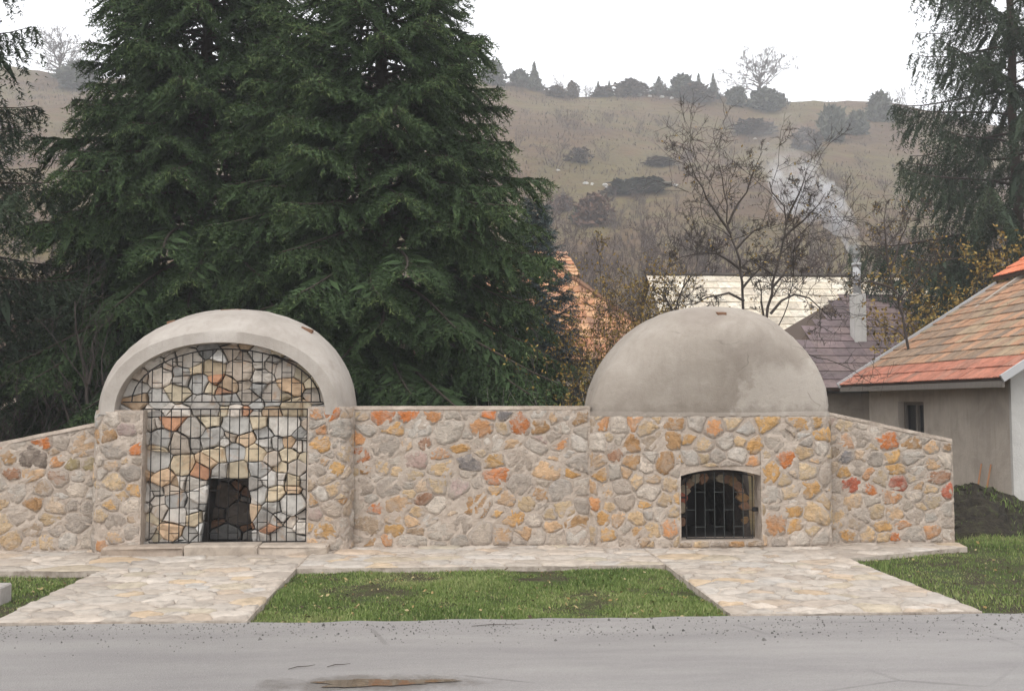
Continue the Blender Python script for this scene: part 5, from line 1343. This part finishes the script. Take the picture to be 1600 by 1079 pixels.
# dark picket fence in front of it
fence = empty('picket_fence', (-9.5, 18.5, 0)); tag(fence, 'dark picket fence low behind the left sloping wall', 'fence')
rg = random.Random(95)
pk = MB().box(-.045, .045, -.01, .01, 0, 1.35); me_p = mesh_py('picket', pk.v, pk.f); me_p.materials.append(M['dark_wood'])
for k in range(46):
    o = link_mesh('picket', me_p, None, fence); o.location = (-4.6 + k*.205, 0, -.1 + rg.uniform(-.03, .03)); o.rotation_euler = (0, rg.uniform(-.03, .03), 0)
for z in (.25, 1.0):
    MB().box(-4.7, 4.8, .012, .05, z, z+.08).build('rail', M['dark_wood'], fence)

# ------------------------------------------------------------------ hillside plants
def puff_mesh(seed, n_, cone, size=.09):
    """unit bush/conifer: width 1, height 1, leaf-sized faces through the volume"""
    rng = np.random.default_rng(seed)
    z = rng.random(n_)**(1.3 if cone else 1); a_ = rng.uniform(0, 6.28, n_)
    if cone: rad = .5*(1-z)**.9*(.72+.18*np.sin(z*24+.5*np.sin(a_*2)) + .12*np.sin(a_*4+z*9))
    else: rad = .5*np.sqrt(np.clip(1-(2*z-.75)**2/1.6, .02, 1))*(.7+.2*np.sin(3*a_+seed)+.15*np.sin(5*a_+7*z))
    r_ = np.abs(rad)*np.sqrt(rng.uniform(.1, 1.35, n_))
    p = np.stack([r_*np.cos(a_), r_*np.sin(a_), z], 1)
    d = nrm(rng.normal(size=(n_, 3)) + np.array([0, 0, .6])); e = nrm(np.cross(d, rng.normal(size=(n_, 3))))
    s = size*rng.uniform(.5, 1.3, n_)*(np.clip(1.15-z, .35, 1) if cone else 1)
    V_ = np.stack([p-e*(s*.35)[:, None], p+e*(s*.35)[:, None], p+d*s[:, None]], 1).reshape(-1, 3); k = np.arange(n_)*3
    return mesh_tri('crown', V_, np.stack([k, k+1, k+2], 1), np.repeat(np.clip(rng.normal(.45, .25, n_), 0, 1), 3))
ev_m = [puff_mesh(s_, 1100, False, .22) for s_ in (1, 2, 3)]; fir_m = [puff_mesh(s_, 1000, True, .2) for s_ in (4, 5)]; jun_m = [puff_mesh(6, 800, True, .22)]
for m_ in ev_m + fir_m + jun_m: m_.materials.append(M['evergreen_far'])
rust_m = [puff_mesh(s_, 800, False, .16) for s_ in (7, 8)]; scrub_m = [puff_mesh(s_, 800, False, .17) for s_ in (9, 10)]
for m_ in rust_m: m_.materials.append(M['rust'])
for m_ in scrub_m: m_.materials.append(M['scrub'])
trunk_m = mesh_py('trunk', *(lambda b_: (b_.v, b_.f))(MB().tube([(0, 0, -.1), (0, 0, .5)], [.03, .015], 5))); trunk_m.materials.append(M['bark'])
def unit_tree(seed, stems, levels, kids, spread, rad, ratio=.42, minr=.0035):
    rg = random.Random(seed); limbs = []
    if stems == 1:
        limbs.append([(0, 0, -.05), (0, 0, .22), (.02, 0, .45), (0, .02, .7)])
        for k in range(15):
            a_ = k*2.4; z = .2 + .02*k; e_ = .25 + .9*((k*.618) % 1); limbs.append([(0, 0, z), (.22*spread*math.cos(e_)*math.cos(a_), .22*spread*math.cos(e_)*math.sin(a_), z+.2*math.sin(e_)+.05), (.46*spread*math.cos(e_)*math.cos(a_), .46*spread*math.cos(e_)*math.sin(a_), z+.42*math.sin(e_)+.1)])
    else:
        for k in range(stems):
            a_ = rg.uniform(0, 6.28); r_ = .5*spread*rg.random()**.5
            limbs.append([(.15*r_*math.cos(a_), .15*r_*math.sin(a_), -.05), (.5*r_*math.cos(a_), .5*r_*math.sin(a_), .5), (r_*math.cos(a_), r_*math.sin(a_), rg.uniform(.7, 1))])
    segs = grow(rg, limbs, levels, ratio, .16, .4, rad, kids, seglen=.1, minr=minr)
    V1, T1 = tubes([s_ for s_ in segs if s_[2] > rad*.45] or segs[:2], 5); V2, T2 = tubes([s_ for s_ in segs if s_[2] <= rad*.45], 3)
    a_ = mesh_tri('trunk', V1, T1); b_ = mesh_tri('crown', V2, T2)
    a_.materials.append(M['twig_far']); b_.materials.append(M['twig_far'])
    return a_, b_
big_u = unit_tree(401, 1, 3, 5, 1.05, .020, .5, .0026)
bare_u = [unit_tree(402+k, 7, 2, 6, 1.0, .016) for k in range(3)]
wood_u = [unit_tree(410+k, 3, 3, 5, .7, .014, .42, .003) for k in range(4)]

NAMES = ['pointed dark fir on the skyline, nearest the big spruce', 'dark evergreen bush on the skyline left of the pointed fir', 'rounded bare bush on the skyline right of the pointed fir', 'low bare bush on the skyline trailing right of the rounded one',
 'small pointed juniper on the skyline, left of two', 'small juniper on the skyline, right of two', 'low grey scrub on the skyline between the junipers', 'broad juniper on the skyline midway to the lone tree', 'dark evergreen bush on the skyline right of the broad juniper',
 'pointed fir on the skyline, left of the pair near the lone tree', 'pointed fir on the skyline, right of the pair near the lone tree', 'low grey scrub below the pair of skyline firs', 'evergreen bush on the skyline just left of the lone bare tree', 'large lone bare tree with a spreading crown on the skyline',
 'wide dark bush under the lone bare tree on the skyline', 'small dark bush just right of the lone bare tree', 'dark round bush on the upper right slope, left of two', 'smaller dark round bush on the upper right slope, right of two', 'evergreen bush on the skyline left of the weeping spruce', 'rounded bare tree on the skyline left of the weeping spruce',
 'bare tree on the skyline half behind the weeping spruce', 'large bare tree on the skyline at the far left between the spruces', 'dark bush on the far left skyline between the spruces', 'dark bush on the skyline hidden close to the big spruce',
 'small leafless bush on the upper slope, leftmost of three', 'leafless bush on the upper slope, middle of three', 'leafless forked bush on the upper slope, rightmost of three', 'dense leafless bush halfway up the slope', 'wide leafless thicket halfway up the slope beside the big spruce', 'low scrub between the thicket and the dense leafless bush',
 'low wide evergreen mat on the lower slope', 'rust brown leafy tree low on the slope beside the big spruce', 'dark bush left of the rust brown tree low on the slope', 'wide low scrub on the slope below the lone bare tree', 'grey scrub on the slope behind the smoke', 'small rust brown bush low on the slope by the big spruce', 'low scrub patch in the middle of the grassy slope', 'small scrub patch beside the pale rocks']
rg = random.Random(97)
for k in range(24):
    xx = 9 + k*2.7 + rg.uniform(-.8, .8); NAMES.append('low grey green scrub bush in the fringe along the skyline'); SKY.append((xx, 203.5 + rg.uniform(-3, 1), 0, rg.uniform(1.2, 3.4), rg.uniform(2.5, 5), rg.choice(['scrub', 'bare', 'bare', 'bare'])))
for k, (x, y, z, h, w, kd) in enumerate(SKY):
    z = float(hz(x, y))
    nm = {'fir': 'fir_tree', 'ev': 'evergreen_bush', 'jun': 'juniper', 'bare': 'bare_bush', 'scrub': 'scrub_bush', 'big': 'bare_tree', 'rust': 'rust_leaved_tree'}[kd]
    root = empty(nm, (x, y, z-.15)); tag(root, NAMES[k], 'tree' if kd in ('fir', 'big', 'rust') else 'bush', 'trees and bushes on the hill')
    if kd == 'big': parts = [('trunk', big_u[0]), ('crown', big_u[1])]
    elif kd == 'bare': u_ = bare_u[k % 3]; parts = [('trunk', u_[0]), ('crown', u_[1])]
    else: parts = [('trunk', trunk_m), ('crown', {'fir': fir_m, 'ev': ev_m, 'jun': jun_m, 'scrub': scrub_m, 'rust': rust_m}[kd][k % (3 if kd == 'ev' else 1 if kd == 'jun' else 2)])]
    for pn, me_ in parts:
        o = link_mesh(pn, me_, None, root); o.scale = (w*1.5, w*1.5, h*1.15) if kd == 'big' else (w*1.1, w*1.1, h); o.rotation_euler = (0, 0, rg.uniform(0, 6.28))
for k, (x, y, z, w) in enumerate(ROCKS):
    m_ = MB(); bm = bmesh.new(); bmesh.ops.create_icosphere(bm, subdivisions=2, radius=.5)
    r2 = random.Random(k)
    for vv in bm.verts: vv.co *= r2.uniform(.75, 1.2)
    me_ = bpy.data.meshes.new('rock'); bm.to_mesh(me_); bm.free()
    o = link_mesh('hill_rock', me_, M['rock']); o.location = (x, y, float(hz(x, y))+w*.15); o.scale = (w*1.2, w, w*.75)
    zone = 'in the row below the skyline firs' if y > 180 else 'low on the slope near the big spruce' if y < 135 else 'on the middle of the grassy slope'
    mates = sorted(r[0] for r in ROCKS if (r[1] > 180) == (y > 180) and (r[1] < 135) == (y < 135))
    tag(o, ['first', 'second', 'third', 'fourth', 'fifth', 'sixth', 'seventh', 'eighth', 'ninth'][mates.index(x)] + ' pale limestone rock from the left ' + zone, 'rock', 'rocks on the hill')
rg = random.Random(121)
for k in range(46):
    x = rg.uniform(4, 70); y = rg.uniform(85, 185)
    u_ = bare_u[k % 3]; h = rg.uniform(1.6, 3.2); w = h*rg.uniform(1.0, 1.6)
    root = empty('bare_bush', (x, y, float(hz(x, y))-.15)); tag(root, 'small leafless grey brown bush scattered on the open hillside', 'bush', 'scattered hillside bushes')
    parts = [('trunk', u_[0]), ('crown', u_[1])]
    for pn, me_ in parts:
        o = link_mesh(pn, me_, None, root); o.scale = (w, w, h); o.rotation_euler = (0, 0, rg.uniform(0, 6.28))
# thicket of thin bare trees at the foot of the hill
rg = random.Random(98)
spots = []
for k in range(95):
    x = rg.uniform(7, 54); y = rg.uniform(40, 84); spots.append((x, y))
for k in range(60):
    spots.append((rg.uniform(6, 30), rg.uniform(60, 118)))
for k in range(20):
    spots.append((rg.uniform(-34, -8), rg.uniform(38, 66)))
for x, y in spots:
    u_ = wood_u[rg.randrange(4)]; h = rg.uniform(4.5, 8.5) if y < 70 or x > 30 else rg.uniform(2.0, 4.5)
    root = empty('thicket_tree', (x, y, float(hz(x, y))-.1)); tag(root, 'thin leafless tree in the ' + ('thicket seen between the left spruces' if x < 0 else 'grey thicket behind the pale and brown roofs' if x > 12 or y < 55 else 'low brush on the slope right of the big spruce'), 'tree', 'bare thicket trees')
    rz_ = rg.uniform(0, 6.28)
    for pn, me_ in (('trunk', u_[0]), ('crown', u_[1])):
        o = link_mesh(pn, me_, None, root); o.scale = (h*.9, h*.9, h); o.rotation_euler = (0, 0, rz_)
# rough grass, heather and low scrub all over the slope
rng = np.random.default_rng(99)
n_ = 80000
x = rng.uniform(-110, 150, n_); y = 46 + 160*rng.random(n_)**.9
d = fbm(x*.1, y*.16, 5, 1.6) + .6*fbm(x*.1, y*.2, 6, 5)
ok = d + rng.normal(0, .35, n_) > .15 - (y < 95)*.45; x, y, d = x[ok], y[ok], d[ok]; n_ = len(x)
h = rng.uniform(.25, .75, n_)*np.where(y < 95, 1.7, 1.0)
V_, T_, t_ = blades(np.stack([x, y], 1), hz(x, y)-.1, rng, h, rng.uniform(.04, .12, n_), np.clip(rng.normal(.5, .3, n_), 0, 1))
tag(link_mesh('hillside_scrub', mesh_tri('hillside_scrub', V_, T_, t_), M['scrub']), 'rough brown grass and heather covering the hillside', None, kind='stuff')

# ------------------------------------------------------------------ smoke from the chimney
rg = random.Random(111)
sp = [Vector(p) for p in SMOKE]; dx = Vector((cx-.01, cy, 5.40)) - sp[0]
sp = [p + dx*(1-k/(len(sp)-1)) for k, p in enumerate(sp)]
rad = [.09, .17, .28, .42, .58, .7, .72, .8, .9, .5]
path, rr2 = [], []
for k in range(len(sp)-1):
    for q in range(4):
        f_ = q/4; path.append(sp[k].lerp(sp[k+1], f_)); rr2.append((rad[k]+(rad[k+1]-rad[k])*f_)*rg.uniform(.88, 1.12))
path.append(sp[-1]); rr2.append(.1)
o = MB().tube(path, rr2, 14).build('smoke', None, smooth=True)
g = bpy.data.materials.new('smoke'); g.use_nodes = True; nt = g.node_tree; nt.nodes.clear()
so = nt.nodes.new('ShaderNodeOutputMaterial'); pv = nt.nodes.new('ShaderNodeVolumePrincipled'); pv.inputs['Color'].default_value = (.93, .94, .97, 1)
tc = nt.nodes.new('ShaderNodeTexCoord'); no = nt.nodes.new('ShaderNodeTexNoise'); no.inputs['Scale'].default_value = 2.9; no.inputs['Detail'].default_value = 3
nt.links.new(tc.outputs['Object'], no.inputs['Vector'])
mr = nt.nodes.new('ShaderNodeMapRange'); mr.inputs[1].default_value = .45; mr.inputs[2].default_value = .66; mr.inputs[3].default_value = 0; mr.inputs[4].default_value = 1.0
nt.links.new(no.outputs['Fac'], mr.inputs[0])
sx = nt.nodes.new('ShaderNodeSeparateXYZ'); nt.links.new(tc.outputs['Object'], sx.inputs[0])
fd = nt.nodes.new('ShaderNodeMapRange'); fd.inputs[1].default_value = 6.7; fd.inputs[2].default_value = 8.3; fd.inputs[3].default_value = 4.5; fd.inputs[4].default_value = .14; nt.links.new(sx.outputs[2], fd.inputs[0])
mu = nt.nodes.new('ShaderNodeMath'); mu.operation = 'MULTIPLY'; nt.links.new(mr.outputs[0], mu.inputs[0]); nt.links.new(fd.outputs[0], mu.inputs[1])
nt.links.new(mu.outputs[0], pv.inputs['Density']); nt.links.new(pv.outputs[0], so.inputs['Volume'])
o.data.materials.append(g); tag(o, 'grey white smoke drifting up and left from the chimney', 'smoke', kind='stuff')

# ------------------------------------------------------------------ haze
hzb = MB().box(-430, 470, -310, 430, -60, 95).build('haze', None)
g = bpy.data.materials.new('haze'); g.use_nodes = True; nt = g.node_tree; nt.nodes.clear()
so = nt.nodes.new('ShaderNodeOutputMaterial'); pv = nt.nodes.new('ShaderNodeVolumePrincipled'); pv.inputs['Color'].default_value = (.90, .93, .97, 1); pv.inputs['Density'].default_value = .0014
nt.links.new(pv.outputs[0], so.inputs['Volume'])
hzb.data.materials.append(g); tag(hzb, 'thin grey autumn mist over the whole valley', None, kind='stuff')
